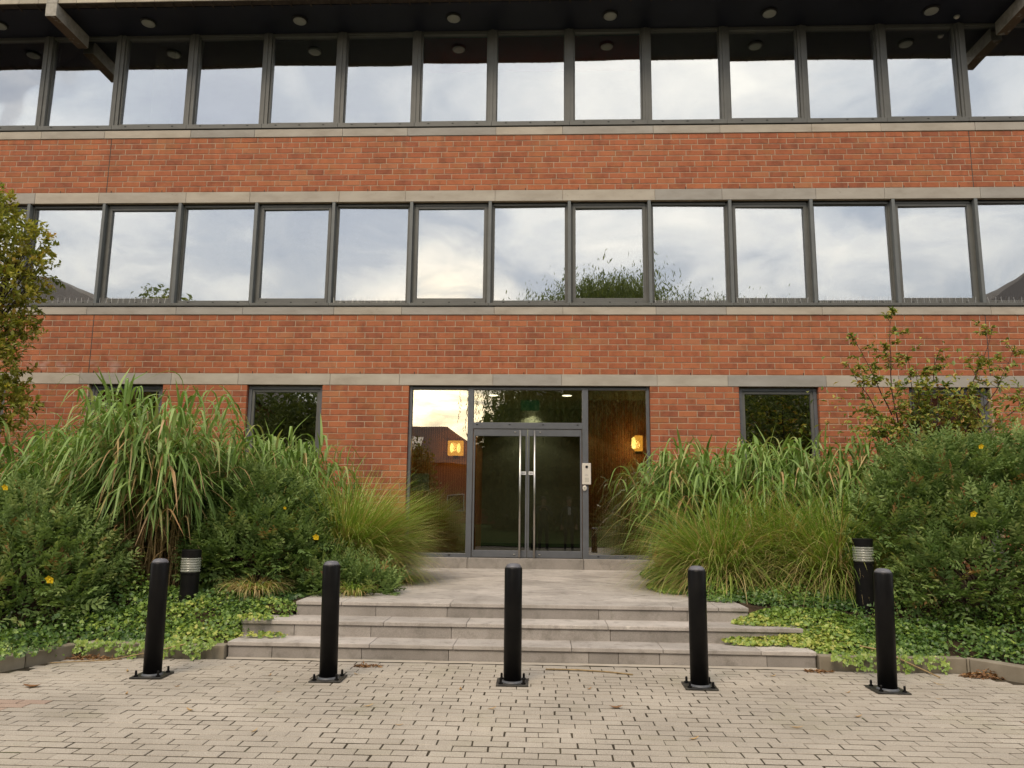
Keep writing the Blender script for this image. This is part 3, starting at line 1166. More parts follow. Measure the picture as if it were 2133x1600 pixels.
# soffit lights: things fixed under the eave
names = ['cut off at the left picture edge', 'just right of the left eave beam', 'above the fifth top window from the left',
         'left of the red-blind windows', 'above the rightmost red-blind window', 'second round light from the right', 'beside the small sensor near the right eave beam']
for k in range(7):
    x = XC + (k - 3) * 2 * MOD - .5 * MOD * 2 + 1.34 * 0 - .0
    x = -9.63 + 2.682 * k
    t = thing('soffit_light', 'round soffit light under the eave, ' + names[k], 'light', (x, -.355, 9.69), 'round soffit lights in a row')
    m_ = MB()
    m_.lathe([(.135, 0), (.135, -.018), (.118, -.03)], (x, -.355, 9.69), 28)
    m_.build('rim', 'gasket_black', t)
    m_ = MB()
    m_.lathe([(.112, -.0302), (.105, -.042), (.06, -.050), (.01, -.052)], (x, -.355, 9.69), 28)
    m_.build('diffuser', 'lamp_disc', t, smooth=True)
t = thing('soffit_sensor', 'small round white sensor under the eave near the right beam', 'sensor', (6.98, -.16, 9.69))
m_ = MB()
m_.lathe([(.05, 0), (.05, -.012), (.042, -.02)], (6.98, -.16, 9.69), 20)
m_.build('housing', 'lamp_disc', t)
m_ = MB()
m_.lathe([(.036, -.0201), (.03, -.034), (.008, -.04)], (6.98, -.16, 9.69), 20)
m_.build('lens', 'pale_plastic', t, smooth=True)

# intercom on the right door post
t = thing('intercom', 'pale upright intercom panel with round camera on the grey door post', 'intercom', (.678, .04, 1.74))
m_ = MB()
m_.box(.608, .748, .012, .042, 1.740, 2.078)
p = m_.build('housing', 'pale_plastic', t, bevel=.006)
m_ = MB()
for i in range(24):
    a = 2 * math.pi * i / 24
m_.lathe([(.022, 0), (.022, .008), (.012, .013)], (0, 0, 0), 20)
m_.V = [(.680 + v[0], .012 - v[2], 2.022 + v[1]) for v in m_.V]
m_.build('camera_lens', 'phone_black', t)
m_ = MB()
for i in range(3):
    for j in range(3):
        m_.box(.652 + i * .022, .666 + i * .022, .0095, .0118, 1.785 + j * .022, 1.80 + j * .022)
m_.build('keypad', 'lens_core', t)
m_ = MB()
m_.box(.650, .706, .0098, .0117, 1.885, 1.889)
m_.box(.662, .694, .0098, .0117, 1.893, 1.896)
m_.build('speaker_slot', 'label_ink', t)
t = thing('door_reader', 'small oval card reader below the pale intercom panel', 'reader', (.648, .04, 1.63))
m_ = MB()
m_.lathe([(.034, 0), (.034, .014), (.024, .022)], (0, 0, 0), 24)
m_.V = [(.648 + v[0], .042 - v[2], 1.682 + v[1] * 1.35) for v in m_.V]
m_.build('housing', 'pale_plastic', t, smooth=False)
m_ = MB()
m_.box(.636, .660, .0185, .0199, 1.665, 1.70)
m_.build('reader_mark', 'lens_core', t)

# lobby lamps
t = thing('wall_lamp', 'lit amber wall lamp with two bulbs behind the left entrance glass', 'lamp', (-1.62, 1.72, 2.3), 'amber lamps in the lobby')
m_ = MB()
m_.box(-1.76, -1.48, 1.63, 1.745, 2.295, 2.565)
m_.build('shade_glow', 'amber_glow', t, bevel=.01)
m_ = MB()
for bx in (-1.685, -1.555):
    m_.lathe([(.012, -.085), (.032, -.05), (.034, .02), (.018, .075), (.004, .09)], (bx, 1.612, 2.43), 12)
m_.build('bulb', 'bulb_glow', t, smooth=True)
m_ = MB()
m_.box(-1.67, -1.57, 1.68, 1.74, 2.27, 2.294)
m_.build('bracket', 'gasket_black', t)
t = thing('wall_lamp', 'lit slim amber wall lamp behind the right entrance glass', 'lamp', (1.65, 1.72, 2.35), 'amber lamps in the lobby')
m_ = MB()
m_.box(1.64, 1.78, 1.60, 1.745, 2.40, 2.68)  # glowing box also stands in for the lamp's glow on the wall
m_.build('shade_glow', 'amber_glow', t, bevel=.012)
m_ = MB()
m_.lathe([(.012, -.11), (.034, -.08), (.038, .0), (.034, .08), (.010, .11)], (1.615, 1.60, 2.54), 14)
m_.build('bulb', 'bulb_glow', t, smooth=True)
m_ = MB()
m_.box(1.66, 1.76, 1.68, 1.74, 2.375, 2.399)
m_.build('bracket', 'gasket_black', t)
for lx, ly, lz in ((-1.62, 1.45, 2.43), (1.63, 1.42, 2.5)):
    l = bpy.data.lights.new('lamp_light', 'POINT')
    l.energy = 6
    l.color = (1, .55, .16)
    l.shadow_soft_size = .08
    lo = bpy.data.objects.new('lamp_light', l)
    lo.location = (lx, ly, lz)
    C.objects.link(lo)
for nm, x, y in (('left one of the front pair over the doors', -.90, 1.1), ('right one of the front pair over the doors', .40, 1.1),
                 ('nearer one on the centre line of the lobby', -.245, 2.3), ('farther one on the centre line of the lobby', -.25, 2.95)):
    t = thing('downlight', 'lit round ceiling downlight inside the lobby, ' + nm, 'downlight', (x, y, 3.34), 'lobby downlights')
    m_ = MB()
    m_.lathe([(.10, 0), (.10, -.012)], (x, y, 3.34), 24)
    m_.build('rim', 'lamp_disc', t)
    m_ = MB()
    m_.lathe([(.085, -.0122), (.08, -.017)], (x, y, 3.34), 24)
    m_.build('diffuser', 'down_glow', t)
    l = bpy.data.lights.new('downlight_light', 'SPOT')
    l.energy = 26
    l.color = (1, .9, .72)
    l.spot_size = math.radians(110)
    l.shadow_soft_size = .07
    lo = bpy.data.objects.new('downlight_light', l)
    lo.location = (x, y, 3.31)
    C.objects.link(lo)
t = thing('exit_sign', 'dim green hanging sign behind the glass above the entrance doors', 'sign', (-.26, 1.6, 3.13))
m_ = MB()
m_.box(-.43, -.09, 1.585, 1.615, 3.12, 3.31)
m_.build('panel', 'exit_glow', t)
m_ = MB()
m_.tube([(-.36, 1.6, 3.31), (-.36, 1.6, 3.34)], .004, 5)
m_.tube([(-.16, 1.6, 3.31), (-.16, 1.6, 3.34)], .004, 5)
m_.build('hanger', 'steel', t)

# ------------------------------------------------------------------ bollards
def bollards():
    info = [(-3.118, 'leftmost black bollard, in front of the ivy and the left kerb', -.6), (-1.697, 'second black bollard from the left, in front of the steps', -1.0),
            (-.241, 'middle black bollard, standing in line with the entrance doors', 0), (1.211, 'fourth black bollard from the left, in front of the steps', 0),
            (2.639, 'rightmost black bollard, in front of the lamp bollard and ivy', 1.3)]
    prof = [(.0705, .012), (.0705, .872), (.067, .882), (.058, .893), (.050, .905), (.036, .911), (.012, .914)]
    post = MB().lathe(prof, (0, 0, 0), 36).mesh('post', 'black_paint')
    post.polygons.foreach_set('use_smooth', [True] * len(post.polygons))
    cap = MB().lathe([(.066, .8835), (.060, .8945), (.052, .9065), (.036, .9145), (.012, .917)], (0, 0, 0), 36).mesh('cap', 'cap_grey')
    cap.polygons.foreach_set('use_smooth', [True] * len(cap.polygons))
    plate = MB().box(-.124, .124, -.124, .124, .001, .013).mesh('base_plate', 'plate_paint')
    ring = MB().lathe([(.084, .0131), (.080, .019), (.0715, .026)], (0, 0, 0), 36, caps=False).mesh('weld_ring', 'weld_grey')
    bolt = MB().lathe([(.017, 0), (.017, .010), (.0095, .0101), (.0095, .040), (.006, .046)], (0, 0, 0), 8).mesh('bolt', 'black_paint')
    for x, lab, tilt in info:
        t = thing('bollard', lab, 'bollard', (x, -6.10, 0), 'black bollards in front of the steps')
        t.rotation_euler = (math.radians(random.uniform(-.3, .3)), math.radians(tilt), math.radians(random.uniform(-2, 2)))
        t.location.z = .001
        for nm, me in (('post', post), ('cap', cap), ('base_plate', plate), ('weld_ring', ring)):
            o = bpy.data.objects.new(nm, me)
            C.objects.link(o)
            o.parent = t
            if nm == 'base_plate':
                o.modifiers.new('bevel', 'BEVEL').width = .002
        for sx in (-1, 1):
            for sy in (-1, 1):
                o = bpy.data.objects.new('bolt', bolt)
                C.objects.link(o)
                o.parent = t
                o.location = (sx * .088, sy * .088, .013)


simple('cap_grey', (.11, .11, .125), .45, .2, 14)
bollards()


def lamp_bollards():
    for x, y, zt, zb, lab in ((-3.64, -4.40, .895, .20, 'black lamp bollard with clear ribbed lens beside the left dark shrub'),
                              (3.19, -4.40, 1.09, .15, 'black lamp bollard with clear ribbed lens behind the rightmost bollard')):
        t = thing('lamp_bollard', lab, 'lamp', (x, y, zb), 'lamp bollards in the planting')
        c = (x, y, 0)
        R = .098
        m_ = MB().lathe([(R * .93, zb), (R * .93, zt - .245), (R * .99, zt - .243), (R * .99, zt - .225)], c, 32)
        m_.build('post', 'black_paint', t, smooth=False)
        prof = []
        z = zt - .2248
        for i in range(6):
            prof += [(R * .92, z), (R * 1.0, z + .006), (R * 1.0, z + .018), (R * .92, z + .0235)]
            z += .0245
        m_ = MB().lathe(prof, c, 32)
        ln = m_.build('lens', 'lens_clear', t, smooth=True)
        m_ = MB().lathe([(.03, zt - .224), (.05, zt - .15), (.03, zt - .082)], c, 16)
        m_.build('lamp_core', 'lens_core', ln, smooth=True)
        m_ = MB().lathe([(R * .99, zt - .0765), (R * .99, zt - .004), (R * .95, zt)], c, 32)
        m_.build('cap', 'black_paint', t)


lamp_bollards()

# ------------------------------------------------------------------ plants
def nrm(a):
    return a / (np.linalg.norm(a, axis=-1, keepdims=True) + 1e-9)


def leaves_mesh(name, P, D, N, L, Wd, A, m, fold=.18, parent=None, bend=.12):
    """lens-shaped folded leaves. P base points, D direction, N leaf normal, L length, Wd width, A colour attribute"""
    D = nrm(D)
    Wv = nrm(np.cross(D, N))
    N = nrm(np.cross(Wv, D))
    L = L[:, None]
    Wd = Wd[:, None]
    n = len(P)
    tip = P + D * L - N * L * bend
    mid = P + D * L * .5
    v = np.stack([P, mid + Wv * Wd * .5 + N * Wd * fold, tip, mid - Wv * Wd * .5 + N * Wd * fold], 1).reshape(-1, 3)
    i = np.arange(n)[:, None] * 4
    Q = np.concatenate([i + np.array([[0, 1, 2]]), i + np.array([[0, 2, 3]])], 1).reshape(-1, 3)
    me = np_mesh(name, v, Q, np.repeat(A, 2), m)
    return link(name, me, parent)


def blades_mesh(name, P, az, th0, L, W0, curl, A, m, parent=None, seg=7, twist=None, power=1.25, fold=False):
    """arching grass blades: start angle th0 from the vertical, bending over by curl towards azimuth az"""
    n = len(P)
    s = np.linspace(0, 1, seg + 1)
    sm = (s[:-1] + s[1:]) / 2
    if fold:
        q = np.clip((sm - .10) / .55, 0, 1)
        q = q * q * (3 - 2 * q)
        th = th0[:, None] + curl[:, None] * q[None, :]
    else:
        th = th0[:, None] + curl[:, None] * sm[None, :] ** power
    dl = (L / seg)[:, None]
    hx = np.concatenate([np.zeros((n, 1)), np.cumsum(np.sin(th) * dl, 1)], 1)
    hz = np.concatenate([np.zeros((n, 1)), np.cumsum(np.cos(th) * dl, 1)], 1)
    ca, sa = np.cos(az)[:, None], np.sin(az)[:, None]
    cen = np.stack([P[:, 0:1] + hx * ca, P[:, 1:2] + hx * sa, P[:, 2:3] + hz], 2)
    prof = np.clip(.55 + s * 3, 0, 1) * (1 - s ** 2.6) + .04
    tw = np.zeros(n) if twist is None else twist
    wa = az + math.pi / 2 + tw
    wv = np.stack([np.cos(wa), np.sin(wa), .25 * np.sin(tw * 3)], 1)[:, None, :] * (W0[:, None] * prof[None, :] / 2)[:, :, None]
    v = np.stack([cen - wv, cen + wv], 2).reshape(-1, 3)
    b = np.arange(n)[:, None, None] * (2 * (seg + 1))
    k = np.arange(seg)[None, :, None] * 2
    Q = (b + k + np.array([0, 1, 3, 2])[None, None, :]).reshape(-1, 4)
    me = np_mesh(name, v, Q, np.repeat(A, seg), m)
    me.polygons.foreach_set('use_smooth', np.ones(len(Q), dtype=bool))
    return link(name, me, parent)


def lobe_points(lobes, n, rg, rmin=.72, rmax=1.04, lower=-.35):
    """points near the surface of a union of ellipsoids, with outward normals"""
    lobes = np.array(lobes, dtype=float)
    area = (lobes[:, 3] * lobes[:, 4] + lobes[:, 3] * lobes[:, 5] + lobes[:, 4] * lobes[:, 5])
    pk = rg.choice(len(lobes), n * 3, p=area / area.sum())
    d = nrm(rg.normal(size=(n * 3, 3)))
    ok = d[:, 2] > lower
    pk, d = pk[ok], d[ok]
    r = rg.uniform(rmin, rmax, len(d))[:, None]
    P = lobes[pk, :3] + d * lobes[pk, 3:6] * r
    Nn = nrm(d / lobes[pk, 3:6])
    inside = np.zeros(len(P), bool)
    for i, l in enumerate(lobes):
        q = (((P - l[:3]) / l[3:6]) ** 2).sum(1) < .62
        inside |= q & (pk != i)
    keep = ~inside
    return P[keep][:n], Nn[keep][:n]


def hypericum(label, lobes, nshoot, seed, flowers=(), leaf=.074, group='dark green flowering shrubs in the beds', light=0.0):
    rg = np.random.default_rng(seed)
    lb = np.array(lobes, dtype=float)
    cx, cy = lb[:, 0].mean(), lb[:, 1].mean()
    t = thing('flowering_shrub', label, 'shrub', (cx, cy, float(soil_z(cx, cy))), group)
    P1, N1 = lobe_points(lobes, int(nshoot * .72), rg, .84, 1.06)
    P2, N2 = lobe_points(lobes, int(nshoot * .28), rg, .5, .84)
    P = np.concatenate([P1, P2])
    Nn = np.concatenate([N1, N2])
    n = len(P)
    D = nrm(Nn * .75 + np.array([0, 0, .42]) + rg.normal(size=(n, 3)) * .38)
    SL = rg.uniform(.14, .30, n)
    m = 6
    s = np.linspace(.08, 1, m)
    side0 = nrm(np.cross(D, np.array([0, 0, 1.0]) + rg.normal(size=(n, 3)) * .45))
    nor = nrm(np.cross(side0, D))
    nor = np.where(nor[:, 2:3] < 0, -nor, nor)
    tone = np.clip(rg.normal(.45, .19, n) + light + .10 * Nn[:, 2], 0, .9)  # upward-facing shoots lightened: sunlit shrub tops put into the leaf colour
    tone = np.where(rg.random(n) < .012, rg.uniform(.93, 1, n), tone)
    PP, DD, NN, LL, AA = [], [], [], [], []
    droop = np.array([0, 0, -.18])
    for j, sj in enumerate(s):
        base = P + D * (SL * sj)[:, None] + droop * (SL * sj * sj)[:, None] * .6
        fac = (.75 + .5 * math.sin(math.pi * min(1, sj * .9))) * (1 - .25 * sj)
        for sg in (-1, 1):
            q = rg.normal(size=(n, 3)) * .16
            PP.append(base)
            DD.append(side0 * sg * .85 + D * (.45 + .4 * sj) + q)
            NN.append(nor + rg.normal(size=(n, 3)) * .25)
            LL.append(leaf * fac * rg.uniform(.8, 1.2, n))
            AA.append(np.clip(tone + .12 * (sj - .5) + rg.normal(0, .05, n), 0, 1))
    PP.append(P + D * SL[:, None])
    DD.append(D)
    NN.append(nor)
    LL.append(np.full(n, leaf * .7))
    AA.append(np.clip(tone + .1, 0, 1))
    PP, DD, NN = np.concatenate(PP), np.concatenate(DD), np.concatenate(NN)
    LL, AA = np.concatenate(LL), np.concatenate(AA)
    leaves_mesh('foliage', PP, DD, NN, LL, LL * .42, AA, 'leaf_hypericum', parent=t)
    st = MB()
    r_ = random.Random(seed)
    for l in lobes:
        for k in range(7):
            bx, by = cx + r_.uniform(-.22, .22), cy + r_.uniform(-.2, .2)
            ex, ey, ez = l[0] + r_.uniform(-.7, .7) * l[3], l[1] + r_.uniform(-.7, .7) * l[4], l[2] + r_.uniform(-.2, .8) * l[5]
            st.tube([(bx, by, float(soil_z(bx, by)) - .03), ((bx + ex) / 2 + r_.uniform(-.06, .06), (by + ey) / 2, ez * .55 + .1), (ex, ey, ez)], [.012, .008, .004], 5)
    st.build('stems', 'twig_red', t)
    for (fx, fy, fz, fs) in flowers:
        mb = MB()
        for k in range(5):
            a = 2 * math.pi * k / 5 + .3
            ca, sa = math.cos(a), math.sin(a)
            c2, s2 = -sa, ca
            L_, w_ = fs, fs * .46
            pts = [(0, 0, 0), (ca * L_ * .6 + c2 * w_, sa * L_ * .6 + s2 * w_, .10 * L_), (ca * L_, sa * L_, .24 * L_), (ca * L_ * .6 - c2 * w_, sa * L_ * .6 - s2 * w_, .10 * L_)]
            # face the viewer's side and a little up
            mb.add([(fx + p[0], fy - p[2] - p[1] * .45, fz + p[1] * .9) for p in pts], [(0, 1, 2, 3)])
        fo_ = mb.build('flower', 'petal_yellow', t)
        mb = MB().lathe([(fs * .18, 0), (fs * .14, fs * .16), (.001, fs * .22)], (0, 0, 0), 8)
        mb.V = [(fx + v[0], fy - v[2], fz + v[1]) for v in mb.V]
        mb.build('flower_centre', 'petal_yellow', fo_)
    return t


def reed_clump(label, bases, nstem, hmin, hmax, seed, dry=.10, spread=.25, lean=.28, leaf=(.50, .95), width=.032, group='broad-leaved ornamental grass clumps', toward=None, skirt=0, u0=.30, su=(.12, .5)):
    rg = np.random.default_rng(seed)
    bases = np.array(bases, float)
    t = thing('ornamental_grass', label, 'grass clump', (float(bases[:, 0].mean()), float(bases[:, 1].mean()), float(soil_z(bases[:, 0].mean(), bases[:, 1].mean()))), group)
    b = bases[rg.integers(0, len(bases), nstem)]
    off = rg.normal(size=(nstem, 2)) * spread
    bx, by = b[:, 0] + off[:, 0], b[:, 1] + off[:, 1]
    bz = soil_z(bx, by) - .02
    H = rg.uniform(hmin, hmax, nstem) * (1 - .30 * np.clip(np.hypot(off[:, 0], off[:, 1]) / (spread * 2.2), 0, 1) ** 2)
    ang = np.arctan2(off[:, 1], off[:, 0]) + rg.normal(0, .6, nstem)
    ln = lean * rg.uniform(.15, 1.2, nstem) * H
    if toward is not None:
        dx, dy = np.cos(ang) + toward[0], np.sin(ang) + toward[1]
        ang = np.arctan2(dy, dx)
    lx, ly = np.cos(ang) * ln, np.sin(ang) * ln
    # stems
    sv, sq, sa_ = [], [], []
    st = MB()
    for i in range(nstem):
        p0 = (bx[i], by[i], bz[i])
        p1 = (bx[i] + lx[i] * .35, by[i] + ly[i] * .35, bz[i] + H[i] * .55)
        p2 = (bx[i] + lx[i], by[i] + ly[i], bz[i] + H[i])
        st.tube([p0, p1, p2], [.0055, .0045, .002], 3)
    st.build('stems', 'reed_stem', t)
    # leaves along the stem
    per = 9
    n = nstem * per
    k = np.repeat(np.arange(nstem), per)
    u = np.tile(np.linspace(u0, 1.0, per), nstem) + rg.uniform(-.05, .05, n)
    u = np.clip(u, .2, 1)
    P = np.stack([bx[k] + lx[k] * u ** 1.7, by[k] + ly[k] * u ** 1.7, bz[k] + H[k] * u], 1)
    az = ang[k] * .0 + rg.uniform(0, 2 * math.pi, n)
    # lean with the stem: half of the leaves follow the outward direction
    fol = rg.random(n) < .45
    az = np.where(fol, ang[k] + rg.normal(0, .7, n), az)
    th0 = rg.uniform(.15, .75, n) * (1.15 - .4 * u)
    L = rg.uniform(leaf[0], leaf[1], n) * (.7 + .5 * np.sin(math.pi * np.clip(u, 0, .9)))
    curl = rg.uniform(2.1, 2.95, n) - th0
    top = (u > .93) & (rg.random(n) < .35)
    curl = np.where(top, rg.uniform(.2, 1.2, n), curl)
    th0 = np.where(top, rg.uniform(.03, .25, n), th0)
    L = np.where(top, L * .7, L)
    isdry = rg.random(n) < dry * (2.2 - 1.9 * u)
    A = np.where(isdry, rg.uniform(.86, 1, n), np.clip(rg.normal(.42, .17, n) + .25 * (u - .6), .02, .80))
    Wd = width * rg.uniform(.7, 1.25, n) * np.where(isdry, .75, 1)
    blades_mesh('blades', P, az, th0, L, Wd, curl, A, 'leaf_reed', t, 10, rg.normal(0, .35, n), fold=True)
    if skirt:
        n = skirt
        kk = rg.integers(0, nstem, n)
        uu = rg.uniform(su[0], su[1], n)
        P = np.stack([bx[kk] + lx[kk] * uu ** 1.7, by[kk] + ly[kk] * uu ** 1.7, bz[kk] + H[kk] * uu], 1)
        az = np.where(rg.random(n) < .7, -math.pi / 2 + rg.normal(0, .9, n), rg.uniform(0, 6.28, n))
        blades_mesh('dry_blades', P, az, rg.uniform(.4, 1.2, n), rg.uniform(.35, .9, n), rg.uniform(.006, .013, n), rg.uniform(1.0, 2.4, n), rg.uniform(.86, 1, n), 'leaf_reed', t, 8, rg.normal(0, .4, n))
    return t


def grass_mound(label, c, R, H, n, seed, group='fine-bladed grass mounds by the entrance', dry=.16, tufts=1, tone=.5, th=(.02, .25, .34), ball=False, curl=(1.5, 2.9)):
    rg = np.random.default_rng(seed)
    z0 = float(soil_z(c[0], c[1]))
    t = thing('ornamental_grass', label, 'grass mound', (c[0], c[1], z0), group)
    if tufts > 1:
        ta = rg.uniform(0, 6.28, tufts)
        cen = np.stack([c[0] + np.cos(ta) * R * .42, c[1] + np.sin(ta) * R * .40], 1)
        Rt = R * .62
    else:
        cen = np.array([[c[0], c[1]]])
        Rt = R

    def blades(nm, n, th_lo, th_hi, spread_th, lmul, wlo, whi, clo, chi, dry, seg=9):
        pk = rg.integers(0, len(cen), n)
        r = np.sqrt(rg.random(n)) * Rt * .42
        a = rg.uniform(0, 2 * math.pi, n)
        P = np.stack([cen[pk, 0] + r * np.cos(a), cen[pk, 1] + r * np.sin(a), np.full(n, z0 - .02)], 1)
        az = a + rg.normal(0, .6, n)
        hh = 1 + .14 * np.sin(pk * 2.3)
        L = rg.uniform(*lmul, n) * H * hh
        th0 = rg.uniform(th_lo, th_hi, n) + spread_th * r / (Rt * .42)
        if ball and nm == 'blades':
            th0 = np.arccos(rg.uniform(.02, 1, n)) * .96
            L = H * (.50 + .50 * np.cos(th0)) * rg.uniform(.72, 1.08, n) * hh
            P[:, 2] += rg.uniform(0, .25, n) * H * .4
        isdry = (rg.random(n) < dry) | (rg.random(n) < .30 * np.clip(th0 / 1.2, 0, 1))
        A = np.where(isdry, rg.uniform(.84, 1, n), np.clip(rg.normal(tone, .17, n), 0, .8))
        blades_mesh(nm, P, az, th0, L, rg.uniform(wlo, whi, n), rg.uniform(clo, chi, n), A, 'leaf_finegrass', t, seg, rg.normal(0, .3, n), 1.5)
    blades('blades', n, th[0], th[1], th[2], (.70, 1.10), .006, .0125, curl[0], curl[1], dry)
    blades('dry_blades', n // 6, .25, .9, .2, (.5, 1.05), .004, .008, 1.0, 2.4, .75)
    return t


IVY = [(0, 0), (.30, -.42), (.52, -.10), (.95, .02), (.62, .32), (.50, .72), (.22, .62), (0, 1.12)]
IVY = IVY + [(-x, y) for x, y in IVY[-2:0:-1]]


def ivy(name, label, P, N, size, A, seed):
    rg = np.random.default_rng(seed)
    n = len(P)
    N = nrm(N)
    ref = nrm(np.cross(N, rg.normal(size=(n, 3))))
    D = ref
    Wv = np.cross(D, N)
    sh = np.array(IVY)
    k = len(sh)
    pts = P[:, None, :] + (Wv[:, None, :] * sh[None, :, 0:1] + D[:, None, :] * (sh[None, :, 1:2] - .3)) * size[:, None, None] * .5
    lift = (np.abs(sh[:, 0]) * .22)[None, :, None] * size[:, None, None] * .5
    pts = pts + N[:, None, :] * lift
    v = pts.reshape(-1, 3)
    Q = np.arange(n * k).reshape(n, k)
    # split in triangles fanned from the base
    tri = np.array([[0, i, i + 1] for i in range(1, k - 1)])
    T = (np.arange(n)[:, None, None] * k + tri[None]).reshape(-1, 3)
    me = np_mesh(name, v, T, np.repeat(A, len(tri)), 'leaf_ivy')
    o = link(name, me)
    tag(o, label, 'ivy', None, 'stuff')
    return o


def ivy_patch(label, regions, n, seed, bright=.55, trail=()):
    rg = np.random.default_rng(seed)
    PP, NN, AA = [], [], []
    w = np.array([r[2] * r[3] for r in regions])
    pick = rg.choice(len(regions), n, p=w / w.sum())
    rr = np.array(regions)[pick]
    a = rg.uniform(0, 2 * math.pi, n)
    q = np.sqrt(rg.random(n))
    x = rr[:, 0] + np.cos(a) * q * rr[:, 2]
    y = rr[:, 1] + np.sin(a) * q * rr[:, 3]
    lump = .5 + .5 * np.sin(x * 5.1 + 1.3) * np.cos(y * 6.3 + seed)
    hgt = rr[:, 4] * (1 - q ** 2) * (.35 + .85 * lump)
    base = np.maximum(soil_z(x, y), rr[:, 6])
    z = base + .012 + hgt * rg.uniform(.15, 1.15, n) + rg.uniform(0, .035, n) ** 1.5
    P = np.stack([x, y, z], 1)
    out = np.stack([np.cos(a) * q * .5, np.sin(a) * q * .5 - .25, np.ones(n)], 1)
    N = nrm(out + rg.normal(size=(n, 3)) * .62)
    big_ = np.sin(x * 2.3 + seed) * np.cos(y * 3.1 - seed * .7) + .5 * np.sin(x * 9.7) * np.sin(y * 11.3)
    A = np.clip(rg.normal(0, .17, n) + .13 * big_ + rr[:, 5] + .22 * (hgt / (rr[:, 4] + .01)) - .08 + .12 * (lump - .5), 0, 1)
    PP.append(P), NN.append(N), AA.append(A)
    for (tx, ty, tz, tl, cnt, br) in trail:      # strands hanging over the kerb
        m = cnt
        s = rg.random(m) ** 1.2
        PP.append(np.stack([tx + rg.normal(0, .028, m) + s * tl * rg.normal(0, .10), ty - .02 - s * .06 - rg.random(m) * .03, tz - s * tl + .02], 1))
        NN.append(nrm(np.stack([rg.normal(0, .4, m), np.full(m, -1.0), rg.uniform(.1, .8, m)], 1)))
        AA.append(np.clip(rg.normal(br, .1, m), 0, 1))
    P, N, A = np.concatenate(PP), np.concatenate(NN), np.concatenate(AA)
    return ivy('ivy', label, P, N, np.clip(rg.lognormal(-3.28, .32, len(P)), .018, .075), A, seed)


def branchy(t, base, tips, seed, r0=.03, m='bark'):
    st = MB()
    rg = random.Random(seed)
    for tip in tips:
        b, e = Vector(base), Vector(tip)
        pts = []
        n = 6
        for i in range(n + 1):
            s = i / n
            p = b.lerp(e, s)
            p.x += rg.uniform(-.05, .05) * (0 < i < n)
            p.y += rg.uniform(-.05, .05) * (0 < i < n)
            p.z += .10 * math.sin(math.pi * s)
            pts.append(p)
        st.tube(pts, [r0 * (1 - .85 * i / n) for i in range(n + 1)], 6)
    return st


# ---- left bed
hypericum('wide dark green shrub with a yellow flower at the far left', [(-5.45, -4.35, .78, .80, .75, .62), (-4.98, -4.55, .62, .56, .60, .54), (-5.9, -4.4, .65, .7, .7, .66), (-5.0, -4.85, .42, .62, .45, .42), (-6.6, -4.5, .8, .8, .8, .7)],
          2200, 31, [(-4.53, -5.32, .66, .046), (-5.22, -5.08, 1.50, .036)], light=.05)
hypericum('tall dark green shrub between the broad grass and the fine grass mound', [(-3.38, -3.20, 1.06, .58, .62, .60), (-3.10, -3.25, .92, .48, .55, .58), (-3.66, -3.40, .72, .34, .45, .52), (-3.2, -3.65, .75, .65, .5, .50), (-2.80, -3.55, .56, .40, .40, .34)],
          2000, 32, [(-2.47, -3.98, 1.02, .040), (-2.83, -3.98, 1.33, .02)], light=-.10)
hypericum('low dark green shrub spilling onto the platform left of the doors', [(-2.22, -3.55, .44, .40, .36, .22), (-1.92, -3.80, .43, .26, .18, .10), (-2.34, -3.9, .45, .26, .22, .15)], 380, 33, light=-.02)
reed_clump('tall arching broad-bladed grass clump with a dry straw skirt, left bed', [(-4.65, -3.50, 0), (-4.45, -3.65, 0)], 230, 1.45, 2.25, 41, dry=.19, spread=.19, lean=.40, toward=(-.1, -.25), skirt=240, u0=.54, su=(.15, .62))
reed_clump('broad-bladed grass row along the brick wall, far left', [(-7.7, -1.6, 0), (-7.0, -1.5, 0), (-6.3, -1.6, 0), (-5.6, -1.8, 0)], 280, 1.3, 1.95, 42, dry=.06, spread=.26)
reed_clump('broad-bladed grass row below the left ground-floor window', [(-4.9, -1.6, 0), (-4.3, -1.5, 0), (-3.75, -1.5, 0), (-3.5, -1.6, 0)], 300, 1.3, 1.85, 43, dry=.05, spread=.24)
reed_clump('broad-bladed grass clump between the far-left shrub and the wall', [(-6.0, -3.0, 0), (-5.4, -2.9, 0)], 210, 1.3, 1.85, 44, dry=.14, spread=.28, toward=(-.2, -.3))
grass_mound('rounded fine green grass mound left of the entrance doors', (-2.55, -2.45), .74, 1.56, 11500, 51, dry=.07, tone=.62, ball=True, curl=(.5, 1.5))
grass_mound('small tuft of dry grass beside the steps, left bed', (-3.05, -4.12), .40, .42, 520, 52, 'small dry grass tufts', dry=.8)
grass_mound('thin grass tuft at the corner of the platform behind a bollard', (-2.02, -4.02), .22, .34, 160, 53, 'small dry grass tufts', dry=.35)
ivy_patch('light green ivy covering the left bed beside the steps',
          [(-3.25, -4.75, .55, .42, .10, .60, 0), (-2.84, -4.60, .40, .30, .08, .70, 0), (-3.9, -4.9, .5, .40, .14, .46, 0), (-2.75, -4.95, .20, .13, .05, .78, .285), (-2.62, -5.08, .26, .07, .04, .82, .147), (-3.4, -5.1, .6, .24, .07, .68, 0), (-4.2, -5.0, .4, .35, .16, .45, 0), (-3.4, -4.15, .9, .5, .14, .32, 0), (-4.3, -4.4, .6, .5, .22, .28, 0)],
          10500, 61, trail=[(-2.95 - .10 * k, -5.36, .12, .04 + .12 * ((k * 37) % 10) / 10, 34, .68) for k in range(13)])
